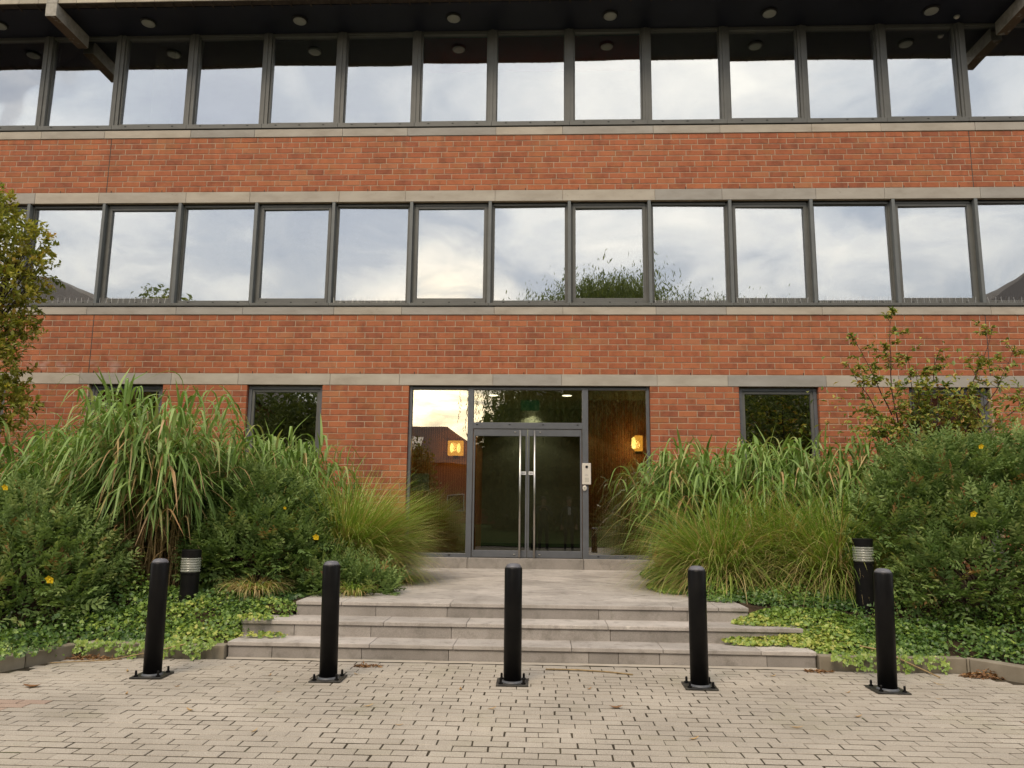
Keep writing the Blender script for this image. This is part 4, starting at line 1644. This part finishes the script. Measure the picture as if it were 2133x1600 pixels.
ivy_patch('dark green ivy at the foot of the far-left shrub',
          [(-4.6, -5.2, .5, .35, .24, .38, 0), (-5.1, -5.5, .7, .5, .3, .38, 0), (-4.50, -5.75, .30, .5, .20, .48, 0), (-4.75, -6.3, .35, .5, .2, .5, 0), (-5.0, -4.8, .8, .5, .3, .28, 0), (-5.7, -5.8, .7, .8, .35, .33, 0), (-6.6, -5.5, .8, .9, .4, .3, 0)], 11500, 62,
          trail=[(-4.26 - .05 * k, -5.5 - .11 * k, .12, .1, 22, .5) for k in range(6)])

# ---- right bed
reed_clump('broad-bladed grass clump leaning over the right entrance glass', [(2.10, -1.35, 0), (1.95, -1.6, 0)], 150, 1.15, 1.7, 45, dry=.14, spread=.17, lean=.40, toward=(-.45, -.1), skirt=170, su=(.25, .8))
reed_clump('broad-bladed grass below the right ground-floor window', [(2.6, -1.9, 0), (3.1, -1.8, 0), (3.7, -1.8, 0), (4.2, -1.9, 0)], 330, 1.3, 1.82, 46, dry=.13, spread=.25, skirt=230, su=(.4, .9))
reed_clump('broad-bladed grass by the wall behind the right shrub', [(4.7, -1.5, 0), (5.3, -1.4, 0)], 90, 1.1, 1.5, 47, dry=.10, spread=.22)
grass_mound('large fine green grass mound right of the steps', (2.50, -2.75), .95, 1.50, 7500, 54, dry=.16, tufts=6, tone=.54, ball=True, curl=(.6, 1.8))
grass_mound('fine grass mound merging behind the right lamp bollard', (3.15, -2.95), .98, 1.52, 7500, 55, dry=.18, tufts=6, tone=.54, ball=True, curl=(.6, 1.8))
hypericum('big dark green shrub with a yellow flower at the far right', [(4.35, -3.75, 1.30, .72, .65, .75), (5.1, -3.7, 1.35, .75, .7, .75), (3.80, -3.95, 1.0, .46, .50, .55), (4.5, -4.35, .85, .72, .50, .62), (5.2, -4.5, .85, .7, .6, .7), (5.9, -4.0, 1.2, .8, .8, .8), (3.95, -4.55, .62, .42, .38, .42)],
          3000, 34, [(4.00, -4.96, 1.345, .036), (4.42, -4.42, 2.02, .030)], light=.02)
ivy_patch('bright green ivy running over the right ends of the steps',
          [(2.50, -4.72, .56, .36, .11, .62, 0), (2.75, -5.05, .5, .28, .09, .70, 0), (2.05, -4.72, .25, .14, .06, .76, .285), (2.12, -5.02, .48, .10, .05, .84, .147), (3.2, -4.95, .45, .35, .13, .55, 0)],
          8200, 63, trail=[(2.5 + .10 * k, -5.36, .12, .04 + .14 * ((k * 53) % 10) / 10, 28, .70) for k in range(10)])
ivy_patch('green ivy spreading onto the platform right of the doors',
          [(1.75, -2.6, .36, .8, .18, .46, PLAT), (1.60, -1.6, .28, .7, .16, .52, PLAT), (1.85, -3.7, .28, .5, .12, .52, PLAT), (1.50, -2.9, .26, .6, .06, .68, PLAT), (2.3, -3.8, .4, .4, .16, .35, 0), (2.6, -4.1, .5, .3, .16, .3, 0), (3.1, -4.05, .5, .35, .18, .28, 0)], 8600, 64)
ivy_patch('dark green ivy below the big shrub at the far right',
          [(3.75, -4.95, .5, .36, .28, .34, 0), (4.4, -5.1, .6, .5, .44, .32, 0), (5.0, -5.4, .6, .5, .45, .34, 0), (4.1, -5.28, .4, .22, .22, .42, 0), (4.75, -5.8, .4, .5, .3, .4, 0), (3.6, -4.45, .7, .4, .26, .25, 0), (4.4, -4.7, .8, .4, .3, .25, 0), (5.5, -5.6, .7, .7, .35, .33, 0), (5.3, -6.4, .6, .7, .3, .36, 0), (6.3, -5.4, .8, .9, .4, .3, 0)], 15000, 65)


def sparse_tree():
    rg = np.random.default_rng(71)
    r_ = random.Random(71)
    base = (4.75, -2.2, .4)
    t = thing('small_tree', 'sparse small tree with yellowing leaves against the brick wall, right', 'tree', base)
    fork = (4.76, -2.2, 1.9)
    ends = [((4.45, -2.2, 2.9), (4.62, -2.25, 4.02)), ((4.55, -2.2, 2.7), (4.10, -2.3, 3.55)), ((4.9, -2.1, 2.6), (4.85, -2.1, 3.45)), ((4.4, -2.3, 2.5), (3.95, -2.35, 3.25)),
            ((5.15, -2.1, 2.6), (5.25, -2.0, 3.45)), ((5.5, -2.3, 2.7), (5.85, -2.35, 3.75)), ((5.3, -2.4, 2.4), (5.5, -2.5, 3.0)), ((5.8, -2.2, 2.5), (6.25, -2.1, 3.55)),
            ((5.0, -2.6, 2.3), (4.9, -2.7, 2.9)), ((4.5, -2.5, 2.2), (4.05, -2.6, 2.42)), ((6.1, -2.2, 2.5), (6.8, -2.2, 3.3)), ((4.8, -2.45, 2.5), (4.75, -2.5, 3.2))]
    st = MB()
    st.tube([base, (4.78, -2.2, 1.1), fork], [.035, .03, .024], 7)
    P, D, N = [], [], []
    for m1, e in ends:
        f, m1, e = Vector(fork), Vector(m1), Vector(e)
        pts = []
        for i in range(11):
            s = i / 10
            p = f.lerp(m1, s).lerp(m1.lerp(e, s), s)
            pts.append(p + Vector((r_.uniform(-.012, .012), r_.uniform(-.012, .012), 0)) * (0 < i))
        st.tube(pts, [.015 * (1 - .85 * i / 10) for i in range(11)], 5)
        for j in range(20):
            s = r_.uniform(.25, 1)
            i = min(9, int(s * 10))
            o = pts[i].lerp(pts[i + 1], s * 10 - i)
            d = Vector((r_.uniform(-1, 1), r_.uniform(-.8, .6), r_.uniform(-.15, .8))).normalized()
            L = r_.uniform(.10, .34) * (1.15 - .5 * s)
            q = o + d * L
            st.tube([o, o.lerp(q, .5) + Vector((0, 0, .015)), q], [.004, .003, .0015], 3)
            for k in range(r_.randint(10, 18)):
                w = o.lerp(q, r_.uniform(.3, 1.05))
                P.append(w)
                dd = (d * .6 + Vector((r_.uniform(-1, 1), r_.uniform(-1, 1), r_.uniform(-.7, .5)))).normalized()
                D.append(dd)
                N.append(Vector((r_.uniform(-.6, .6), r_.uniform(-.9, .3), 1)))
    # denser middle in front of the hidden window
    for k in range(1900):
        a = rg.normal(size=3) * np.array([.72, .25, .36]) + np.array([5.35, -2.25, 2.50])
        P.append(Vector(a))
        D.append(Vector(rg.normal(size=3) + np.array([0, 0, -.1])))
        N.append(Vector((rg.uniform(-.6, .6), rg.uniform(-.9, .3), 1)))
    for k in range(110):
        a = rg.normal(size=3) * np.array([.10, .08, .07]) + np.array([4.12, -2.6, 2.36])
        P.append(Vector(a))
        D.append(Vector((rg.uniform(-1, .3), rg.uniform(-1, 1), rg.uniform(-.6, .1))))
        N.append(Vector((rg.uniform(-.3, .3), rg.uniform(-.5, .2), 1)))
    st.build('trunk', 'twig_red', t)
    P, D, N = np.array([tuple(v) for v in P]), np.array([tuple(v) for v in D]), np.array([tuple(v) for v in N])
    n = len(P)
    A = np.clip(rg.normal(.55, .22, n), 0, .93)
    A = np.where(rg.random(n) < .02, .99, A)
    L = rg.uniform(.050, .092, n)
    leaves_mesh('crown', P, D, N, L, L * .55, A, 'leaf_autumn', parent=t)


sparse_tree()


def leafy_tree(label, base, lobes, nclus, seed, m, leaf, group=None, per=9):
    rg = np.random.default_rng(seed)
    t = thing('small_tree', label, 'tree', base, group)
    r_ = random.Random(seed)
    st = MB()
    b = Vector(base)
    top = Vector((lobes[0][0], lobes[0][1], lobes[0][2]))
    fork = b.lerp(top, .45)
    st.tube([b, b.lerp(fork, .5) + Vector((.04, .02, 0)), fork], [.07, .06, .05], 8)
    for l in lobes:
        for k in range(8):
            e = Vector((l[0] + r_.uniform(-.8, .8) * l[3], l[1] + r_.uniform(-.8, .8) * l[4], l[2] + r_.uniform(-.6, .9) * l[5]))
            mid = fork.lerp(e, .5) + Vector((0, 0, .12))
            st.tube([fork, mid, e], [.025, .014, .004], 5)
    st.build('trunk', 'bark', t)
    P, Nn = lobe_points(lobes, nclus, rg, .45, 1.10, -1)
    n = len(P)
    D = nrm(Nn + np.array([0, -.1, .35]) + rg.normal(size=(n, 3)) * .5)
    PP, DD, NN, AA = [], [], [], []
    tone = rg.normal(.52, .19, n)
    for k in range(per):
        s = rg.uniform(0, 1, n)
        PP.append(P + D * (s * .16)[:, None] + rg.normal(size=(n, 3)) * .012)
        DD.append(nrm(D * .7 + rg.normal(size=(n, 3)) * .65))
        NN.append(np.array([0, 0, 1.0]) + rg.normal(size=(n, 3)) * .5 + D * .3)
        AA.append(np.clip(tone + rg.normal(0, .10, n), 0, 1))
    PP, DD, NN, AA = map(np.concatenate, (PP, DD, NN, AA))
    L = rg.uniform(.75, 1.25, len(PP)) * leaf
    leaves_mesh('crown', PP, DD, NN, L, L * .48, AA, m, parent=t)
    return t


leafy_tree('leafy olive-green tree cut off by the left edge of the picture', (-7.9, -3.1, .4),
           [(-7.45, -3.1, 4.70, .62, .6, .62), (-7.02, -3.0, 4.10, .42, .45, .34), (-7.35, -3.05, 3.72, .58, .6, .42), (-7.15, -3.1, 3.05, .50, .5, .36), (-6.98, -3.0, 2.60, .42, .45, .30), (-8.0, -3.2, 4.9, .7, .8, .7), (-8.1, -3.2, 3.6, .8, .8, .9), (-6.80, -2.95, 4.72, .26, .3, .22), (-6.72, -2.95, 4.35, .22, .3, .14), (-7.4, -3.1, 5.25, .3, .3, .22), (-6.9, -3.0, 3.5, .25, .3, .2)],
           1900, 72, 'leaf_tree', .080, per=10)

# ------------------------------------------------------------------ litter on the paving
def litter():
    rg = random.Random(13)
    spots = [(-3.4, -5.95), (-2.62, -5.72), (-2.2, -6.0), (-1.52, -5.9), (-1.94, -6.55), (-2.35, -7.1), (-1.2, -6.9), (-.62, -6.35), (.35, -6.25), (1.6, -7.2), (2.1, -6.9), (2.3, -6.2),
             (-3.0, -6.7), (-2.75, -6.45), (-.9, -7.35), (3.15, -5.85), (2.9, -6.35), (-1.75, -7.55), (-3.3, -6.35), (.9, -7.5), (1.9, -5.65), (-.35, -6.9)]

    def leaf_obj(name, x, y, L, w, rz, a, z=.003, curl=.012):
        mb = MB()
        n = 6
        vs, fs = [], []
        for i in range(n + 1):
            s = i / n
            ww = w * math.sin(math.pi * (.06 + .9 * s)) / 2
            zc = curl * (2 * s - 1) ** 2
            vs += [((s - .5) * L, -ww, zc + abs(ww) * .3), ((s - .5) * L, 0, zc), ((s - .5) * L, ww, zc + abs(ww) * .3)]
        for i in range(n):
            k = i * 3
            fs += [(k, k + 3, k + 4, k + 1), (k + 1, k + 4, k + 5, k + 2)]
        mb.add(vs, fs, a)
        o = mb.build(name, 'leaf_dry', None, loc=(x, y, z))
        o.rotation_euler = (0, 0, rz)
        return o
    used = set()
    bol = [(-3.118, 'leftmost'), (-1.697, 'second'), (-.241, 'middle'), (1.211, 'fourth'), (2.639, 'rightmost')]
    for x, y in spots:
        bx, bn = min(bol, key=lambda b: math.hypot(b[0] - x, -6.1 - y))
        dx, dy = x - bx, y + 6.1
        fb = 'just behind' if dy > .12 else 'level with' if dy > -.2 else 'just in front of' if dy > -.62 else 'well in front of' if dy > -1.1 else 'far in front of'
        sd = 'to its left' if dx < -.22 else 'to its right' if dx > .22 else 'in line with it'
        lab = 'small pale leaf %s the %s bollard, %s' % (fb, bn, sd)
        if lab in used:
            continue
        used.add(lab)
        o = leaf_obj('fallen_leaf', x, y, rg.uniform(.045, .095), rg.uniform(.010, .022), rg.uniform(0, 3.1), rg.uniform(.55, 1))
        tag(o, lab, 'leaf', 'loose dry leaves on the paving')
    o = leaf_obj('fallen_leaf', .502, -6.80, .10, .04, .15, .35, curl=.018)
    tag(o, 'larger orange-brown curled leaf on the paving, right of the middle bollard', 'leaf')
    o = leaf_obj('fallen_leaf', -3.80, -6.55, .13, .06, .1, .3, curl=.02)
    tag(o, 'larger brown leaf on the paving at the left picture edge', 'leaf')

    def straw(lab, pts, r, m='reed_stem'):
        mb = MB().tube(pts, r, 5)
        tag(mb.build('fallen_reed', m), lab, 'reed')
    straw('long reddish dry reed lying along the foot of the steps', [(.02, -5.57, .008), (.3, -5.585, .010), (.55, -5.64, .009), (.74, -5.72, .007)], .0065)
    straw('long pale dry reed hanging over the kerb onto the paving, right', [(2.62, -5.05, .20), (2.95, -5.30, .165), (3.10, -5.42, .09), (3.27, -5.62, .012)], .007)
    straw('thin pale dry reed lying from the ivy to the left bollard', [(-4.2, -5.72, .01), (-3.75, -5.6, .02), (-3.4, -5.48, .08), (-3.18, -5.40, .13)], .005)

    def pile(lab, cx, cy, rx, ry, h, n, seed):
        g_ = np.random.default_rng(seed)
        a = g_.uniform(0, 6.28, n)
        q = np.sqrt(g_.random(n))
        P = np.stack([cx + np.cos(a) * q * rx, cy + np.sin(a) * q * ry, .004 + h * (1 - q) * g_.random(n)], 1)
        D = nrm(np.stack([g_.normal(size=n), g_.normal(size=n), g_.normal(0, .25, n)], 1))
        N = np.array([0, 0, 1.0]) + g_.normal(size=(n, 3)) * .35
        L = g_.uniform(.02, .05, n)
        o = leaves_mesh('leaf_pile', P, D, N, L, L * .45, g_.random(n) * .75, 'leaf_dry')
        tag(o, lab, 'leaf pile', None, 'stuff')
    pile('pile of brown leaves in the kerb corner at the far right', 3.72, -5.52, .22, .09, .07, 420, 1)
    pile('brown leaf debris under the ivy by the left kerb', -4.0, -5.47, .28, .06, .04, 260, 2)
    pile('scraps of brown debris at the right foot of the steps', 2.35, -5.43, .14, .035, .02, 90, 3)
    pile('scraps of pine needles before the steps near the second bollard', -1.50, -5.56, .12, .05, .012, 110, 4)


litter()

# ------------------------------------------------------------------ what the glass reflects: the place behind the camera
def willow():
    rg = np.random.default_rng(81)
    r_ = random.Random(81)
    bx, by = 4.6, -31.0
    t = thing('willow_tree', 'large weeping willow reflected in the entrance glass', 'tree', (bx, by, -.05))
    st = MB()
    st.tube([(bx, by, -.1), (bx + .1, by, 2.5), (bx - .1, by, 5.5)], [.55, .42, .36], 10)
    heads = []
    for k in range(26):
        a = r_.uniform(0, 6.28)
        rr = r_.uniform(1.5, 7.0)
        e = Vector((bx + math.cos(a) * rr * 1.05, by + math.sin(a) * rr * .8, 13.8 - .045 * rr * rr + r_.uniform(-1.6, .5)))
        f = Vector((bx, by, r_.uniform(3.5, 6)))
        st.tube([f, f.lerp(e, .5) + Vector((0, 0, 1.2)), e], [.16, .09, .03], 6)
        heads.append(e)
    st.build('trunk', 'bark', t)
    ns = 2600
    h = np.array([tuple(heads[i]) for i in rg.integers(0, len(heads), ns)])
    start = h + rg.normal(size=(ns, 3)) * np.array([1.1, 1.1, .3])
    ln = rg.uniform(2.0, 9.0, ns)
    ln = np.minimum(ln, start[:, 2] - rg.uniform(.6, 2.5, ns))
    per = 60
    s = np.tile(np.linspace(0, 1, per), ns)
    k = np.repeat(np.arange(ns), per)
    drift = rg.normal(size=(ns, 2)) * .5
    arch = np.clip(1 - (1 - s * 3) ** 2, 0, 1)
    hp = np.array([tuple(v) for v in heads])[rg.integers(0, len(heads), 46000)]
    CP = hp + rg.normal(size=hp.shape) * np.array([1.25, 1.25, .62]) + np.array([0, 0, -.35])
    P = np.stack([start[k, 0] + drift[k, 0] * np.sqrt(s), start[k, 1] + drift[k, 1] * np.sqrt(s), start[k, 2] + .25 * np.where(s < .33, arch, 0) - ln[k] * s], 1) + rg.normal(size=(ns * per, 3)) * .03
    P = np.concatenate([P, CP])
    n = len(P)
    D = nrm(np.stack([rg.normal(0, .4, n), rg.normal(0, .4, n), -np.ones(n)], 1))
    N = rg.normal(size=(n, 3))
    L = rg.uniform(.14, .30, n)
    leaves_mesh('crown', P, D, N, L, L * .24, np.clip(rg.normal(.5, .2, n), 0, 1), 'leaf_willow', parent=t)


willow()


def far_tree(label, base, lobes, n, seed, big=1.0):
    rg = np.random.default_rng(seed)
    t = thing('garden_tree', label, 'tree', base)
    st = MB()
    st.tube([base, (base[0], base[1], lobes[0][2])], [.2, .08], 7)
    st.build('trunk', 'bark', t)
    P, Nn = lobe_points(lobes, n, rg, .3, 1.08, -1)
    m = len(P)
    P = np.concatenate([P + rg.normal(size=P.shape) * .12 for _ in range(5)])
    D = rg.normal(size=P.shape)
    L = rg.uniform(.12, .26, len(P)) * big
    leaves_mesh('crown', P, D, rg.normal(size=P.shape) + np.array([0, 0, 1]), L, L * .5, np.clip(rg.normal(.5, .2, len(P)), 0, 1), 'leaf_willow', parent=t)


far_tree('round dark tree reflected low in the left entrance glass', (-7.0, -25, -.05), [(-6.6, -25, 2.4, 1.3, 1.3, 2.3)], 1800, 82)
far_tree('dark tree reflected in the right ground-floor window', (9.4, -16.6, -.05), [(9.3, -16.6, 3.4, 2.3, 1.8, 3.6), (12.5, -17, 3.4, 2.2, 1.3, 3.4)], 4200, 83)
far_tree('dark tree reflected in the left ground-floor window', (-9.8, -16.6, -.05), [(-9.6, -16.6, 3.2, 2.2, 1.8, 3.2), (-12.6, -16.6, 3.0, 2.0, 1.2, 3.0)], 4200, 84)
far_tree('leafy tree top reflected in a middle-storey window at the left', (-15.0, -16.2, -.05), [(-14.9, -16.2, 8.0, 1.3, 1.2, 1.6), (-14.0, -16.2, 7.7, .9, .9, 1.2)], 600, 85)
far_tree('left one of the dark trees massed behind the willow', (-.5, -41, -.05), [(-1.5, -41, 4.4, 3.3, 3, 5.0), (2.5, -42, 5, 4, 3, 5.2)], 7000, 86, 2.4)
far_tree('middle one of the dark trees massed behind the willow', (8, -42, -.05), [(7.5, -42, 5.2, 4.2, 3, 5.6), (12, -42, 5.2, 4.2, 3, 5.4)], 8000, 87, 2.4)
far_tree('right one of the dark trees massed behind the willow', (18, -41, -.05), [(17, -41, 5, 4.6, 3, 5.4)], 6000, 88, 2.4)


def hip_building(name, label, x0, x1, y0, y1, ze, zr, seed, solar=False):
    t = thing(name, label, 'building', ((x0 + x1) / 2, (y0 + y1) / 2, 0))
    mb = MB().box(x0, x1, y0, y1, -.1, ze)
    mb.build('wall', 'far_brick', t)
    o = .5
    a, b, c, d = x0 - o, x1 + o, y0 - o, y1 + o
    hx = min((b - a) / 2, (d - c) / 2)
    if (b - a) > (d - c):
        r0, r1 = (a + hx, (c + d) / 2, zr), (b - hx, (c + d) / 2, zr)
        fs = [(0, 1, 5, 4), (2, 3, 4, 5), (1, 2, 5), (3, 0, 4), (3, 2, 1, 0)]
    else:
        r0, r1 = ((a + b) / 2, c + hx, zr), ((a + b) / 2, d - hx, zr)
        fs = [(0, 1, 4), (2, 3, 5), (1, 2, 5, 4), (3, 0, 4, 5), (3, 2, 1, 0)]
    mb = MB()
    mb.add([(a, c, ze), (b, c, ze), (b, d, ze), (a, d, ze), r0, r1], fs)
    rf = mb.build('roof', 'roof_tile', t)
    # windows on the side that faces the office building
    for zz in np.arange(1.0, ze - 1.6, 3.0):
        x = x0 + 1.0
        while x < x1 - 2:
            f = MB().frame(x, x + 1.6, zz, zz + 1.5, y1 - .05, y1 + .04, .07, .07, .07, .07)
            w = f.build('window', 'far_white', t)
            MB().box(x + .07, x + 1.53, y1 - .02, y1 + .01, zz + .07, zz + 1.43).build('pane', 'far_window', w)
            x += 3.2
    if solar:
        sl_ = (zr - ze) / ((d - c) / 2)
        for j in range(3):
            for i in range(14):
                xa = x1 - 7.5 - (14 - i) * 1.25
                v0, v1 = .8 + j * 1.15, .8 + j * 1.15 + 1.08
                pts = []
                for v in (v0, v1):
                    for xx in (xa, xa + 1.18):
                        pts.append((xx, d - v, ze + v * sl_ + .06))
                m_ = MB()
                m_.add(pts + [(p[0], p[1], p[2] - .04) for p in pts], [(0, 2, 3, 1), (4, 5, 7, 6), (0, 1, 5, 4), (1, 3, 7, 5), (3, 2, 6, 7), (2, 0, 4, 6)])
                m_.build('solar_panel', 'solar_panel', rf)


hip_building('brick_block', 'two-storey brick block with solar roof reflected in the left entrance glass', -48, -3.9, -68, -57, 5.2, 9.2, 1, True)
hip_building('brick_wing', 'brick wing with steep dark roof reflected at the far left window', -54, -13.8, -54, -18, 6.1, 16.4, 2)
hip_building('brick_wing', 'brick wing with steep dark roof reflected at the far right window', 12.8, 54, -54, -18, 6.1, 16.4, 3)


# ------------------------------------------------------------------ the two people who stand by the camera, seen only in the glass
def person(label, loc, pose, cloth, tie=False):
    J = {'pelvis': (0, 0, .90, .15, .11), 'waist': (0, 0, 1.05, .135, .10), 'chest': (0, 0, 1.25, .165, .115), 'collar': (0, 0, 1.40, .10, .08), 'neck': (0, 0, 1.47, .052, .052),
         'chin': (0, .015, 1.535, .062, .072), 'head': (0, .005, 1.62, .078, .092), 'crown': (0, -.005, 1.695, .055, .065)}
    E_ = [('pelvis', 'waist'), ('waist', 'chest'), ('chest', 'collar'), ('collar', 'neck'), ('neck', 'chin'), ('chin', 'head'), ('head', 'crown')]
    for s_, n in ((-1, 'l'), (1, 'r')):
        J['hip' + n] = (s_ * .095, 0, .84, .095, .095)
        J['knee' + n] = (s_ * .11, .015, .48, .062, .062)
        J['ankle' + n] = (s_ * .12, -.01, .09, .045, .045)
        J['toe' + n] = (s_ * .14, .15, .04, .042, .035)
        J['sh' + n] = (s_ * .185, 0, 1.37, .062, .062)
        J['el' + n] = pose['el' + n] + (.046, .046)
        J['wr' + n] = pose['wr' + n] + (.030, .030)
        w = Vector(pose['wr' + n])
        d = (w - Vector(pose['el' + n])).normalized()
        p = w + d * .065
        J['palm' + n] = tuple(p) + (.036, .022)
        E_ += [('pelvis', 'hip' + n), ('hip' + n, 'knee' + n), ('knee' + n, 'ankle' + n), ('ankle' + n, 'toe' + n), ('collar', 'sh' + n), ('sh' + n, 'el' + n), ('el' + n, 'wr' + n), ('wr' + n, 'palm' + n)]
        sd = Vector((1, 0, 0)) if abs(d.x) < .8 else Vector((0, 0, 1))
        sd = (sd - d * sd.dot(d)).normalized()
        for q in range(4):
            a, b = 'f%d' % q + n, 'g%d' % q + n
            o_ = sd * (q - 1.5) * .021
            ln = (.068, .08, .076, .06)[q]
            J[a] = tuple(p + o_ + d * .035) + (.0095, .0095)
            J[b] = tuple(p + o_ * 1.1 + d * (.03 + ln) + Vector((0, .012, -.008))) + (.008, .008)
            E_ += [('palm' + n, a), (a, b)]
        J['t' + n] = tuple(p - sd * s_ * .045 + d * .02) + (.011, .011)
        J['u' + n] = tuple(p - sd * s_ * .06 + d * .055) + (.009, .009)
        E_ += [('palm' + n, 't' + n), ('t' + n, 'u' + n)]
    keys = list(J)
    me = bpy.data.meshes.new('body')
    me.from_pydata([J[k][:3] for k in keys], [(keys.index(a), keys.index(b)) for a, b in E_], [])
    tmp = bpy.data.objects.new('body_tmp', me)
    C.objects.link(tmp)
    tmp.modifiers.new('skin', 'SKIN')
    for i, k in enumerate(keys):
        me.skin_vertices[0].data[i].radius = J[k][3:]
        me.skin_vertices[0].data[i].use_root = k == 'pelvis'
    sb = tmp.modifiers.new('sub', 'SUBSURF')
    sb.levels = sb.render_levels = 2
    bpy.context.view_layer.update()
    ev = bpy.data.meshes.new_from_object(tmp.evaluated_get(bpy.context.evaluated_depsgraph_get()))
    bpy.data.objects.remove(tmp)
    ev.materials.clear()
    for m in (cloth, 'skin', 'dark_cloth', 'phone_black'):
        ev.materials.append(mat(m))
    wl, wr = Vector(pose['wrl']), Vector(pose['wrr'])
    idx = []
    for p in ev.polygons:
        c = p.center
        k = 0
        if c.z > 1.455 and abs(c.x) < .12 and c.y < .14:
            k = 1
        elif min((c - wl - (wl - Vector(pose['ell'])).normalized() * .08).length, (c - wr - (wr - Vector(pose['elr'])).normalized() * .08).length) < .105:
            k = 1
        elif c.z < .10:
            k = 3
        elif c.z < .9 and abs(c.x) < .25 and abs(c.y) < .2:
            k = 2
        idx.append(k)
    ev.polygons.foreach_set('material_index', idx)
    ev.polygons.foreach_set('use_smooth', [True] * len(idx))
    t = thing('person', label, 'person', loc)
    o = link('body', ev)
    o.parent = t
    hair = MB().lathe([(.082, .0), (.094, .05), (.088, .10), (.055, .135), (.01, .145)], (0, 0, 0), 18)
    hair.V = [(v[0] * .92, v[1] * 1.06 - .018, v[2] + 1.605 + (.045 if v[1] > .03 and v[2] < .06 else 0)) for v in hair.V]
    h = hair.build('hair', 'hair_dark', smooth=True)
    h.parent = t
    f = MB()
    for s_ in (-1, 1):
        f.lathe([(.011, -.006), (.012, 0), (.006, .008)], (0, 0, 0), 8)
        for i in range(len(f.V) - 24, len(f.V)):
            v = f.V[i]
            f.V[i] = (s_ * .032 + v[0], .092 + v[2], 1.622 + v[1] * .6)
    f.box(-.022, .022, .085, .096, 1.552, 1.558)
    o = f.build('face_features', 'hair_dark')
    o.parent = t
    nz = MB().tube([(0, .085, 1.625), (0, .112, 1.585), (0, .09, 1.575)], [.008, .013, .010], 6)
    o = nz.build('nose', 'skin')
    o.parent = t
    er = MB()
    for s_ in (-1, 1):
        er.box(s_ * .078 - .008, s_ * .078 + .008, -.012, .02, 1.585, 1.64)
    o = er.build('ears', 'skin')
    o.parent = t
    if tie:
        sh = MB().poly([(-.05, .118), (.05, .118), (.05, .126), (-.05, .126)], 1.2, 1.43)
        o = sh.build('shirt', 'shirt_cloth')
        o.parent = t
    return t


ph = person('person in dark clothes holding up a phone, faintly reflected in the right door', (-.02, -12.93, -.001),
            {'ell': (-.27, .12, 1.13), 'wrl': (-.10, .36, 1.33), 'elr': (.27, .12, 1.13), 'wrr': (.10, .36, 1.33)}, 'dark_cloth')
pm = MB().box(-.098, .058, -12.485, -12.477, 1.315, 1.39)
tag(pm.build('phone', 'phone_black', bevel=.004), 'black phone held up by the reflected person in dark clothes', 'phone')
person('person in a dark suit and white shirt, faintly reflected in the right door', (.80, -12.80, -.001),
       {'ell': (-.26, -.02, 1.10), 'wrl': (-.25, .06, .86), 'elr': (.26, -.02, 1.10), 'wrr': (.25, .06, .86)}, 'suit_cloth', True)
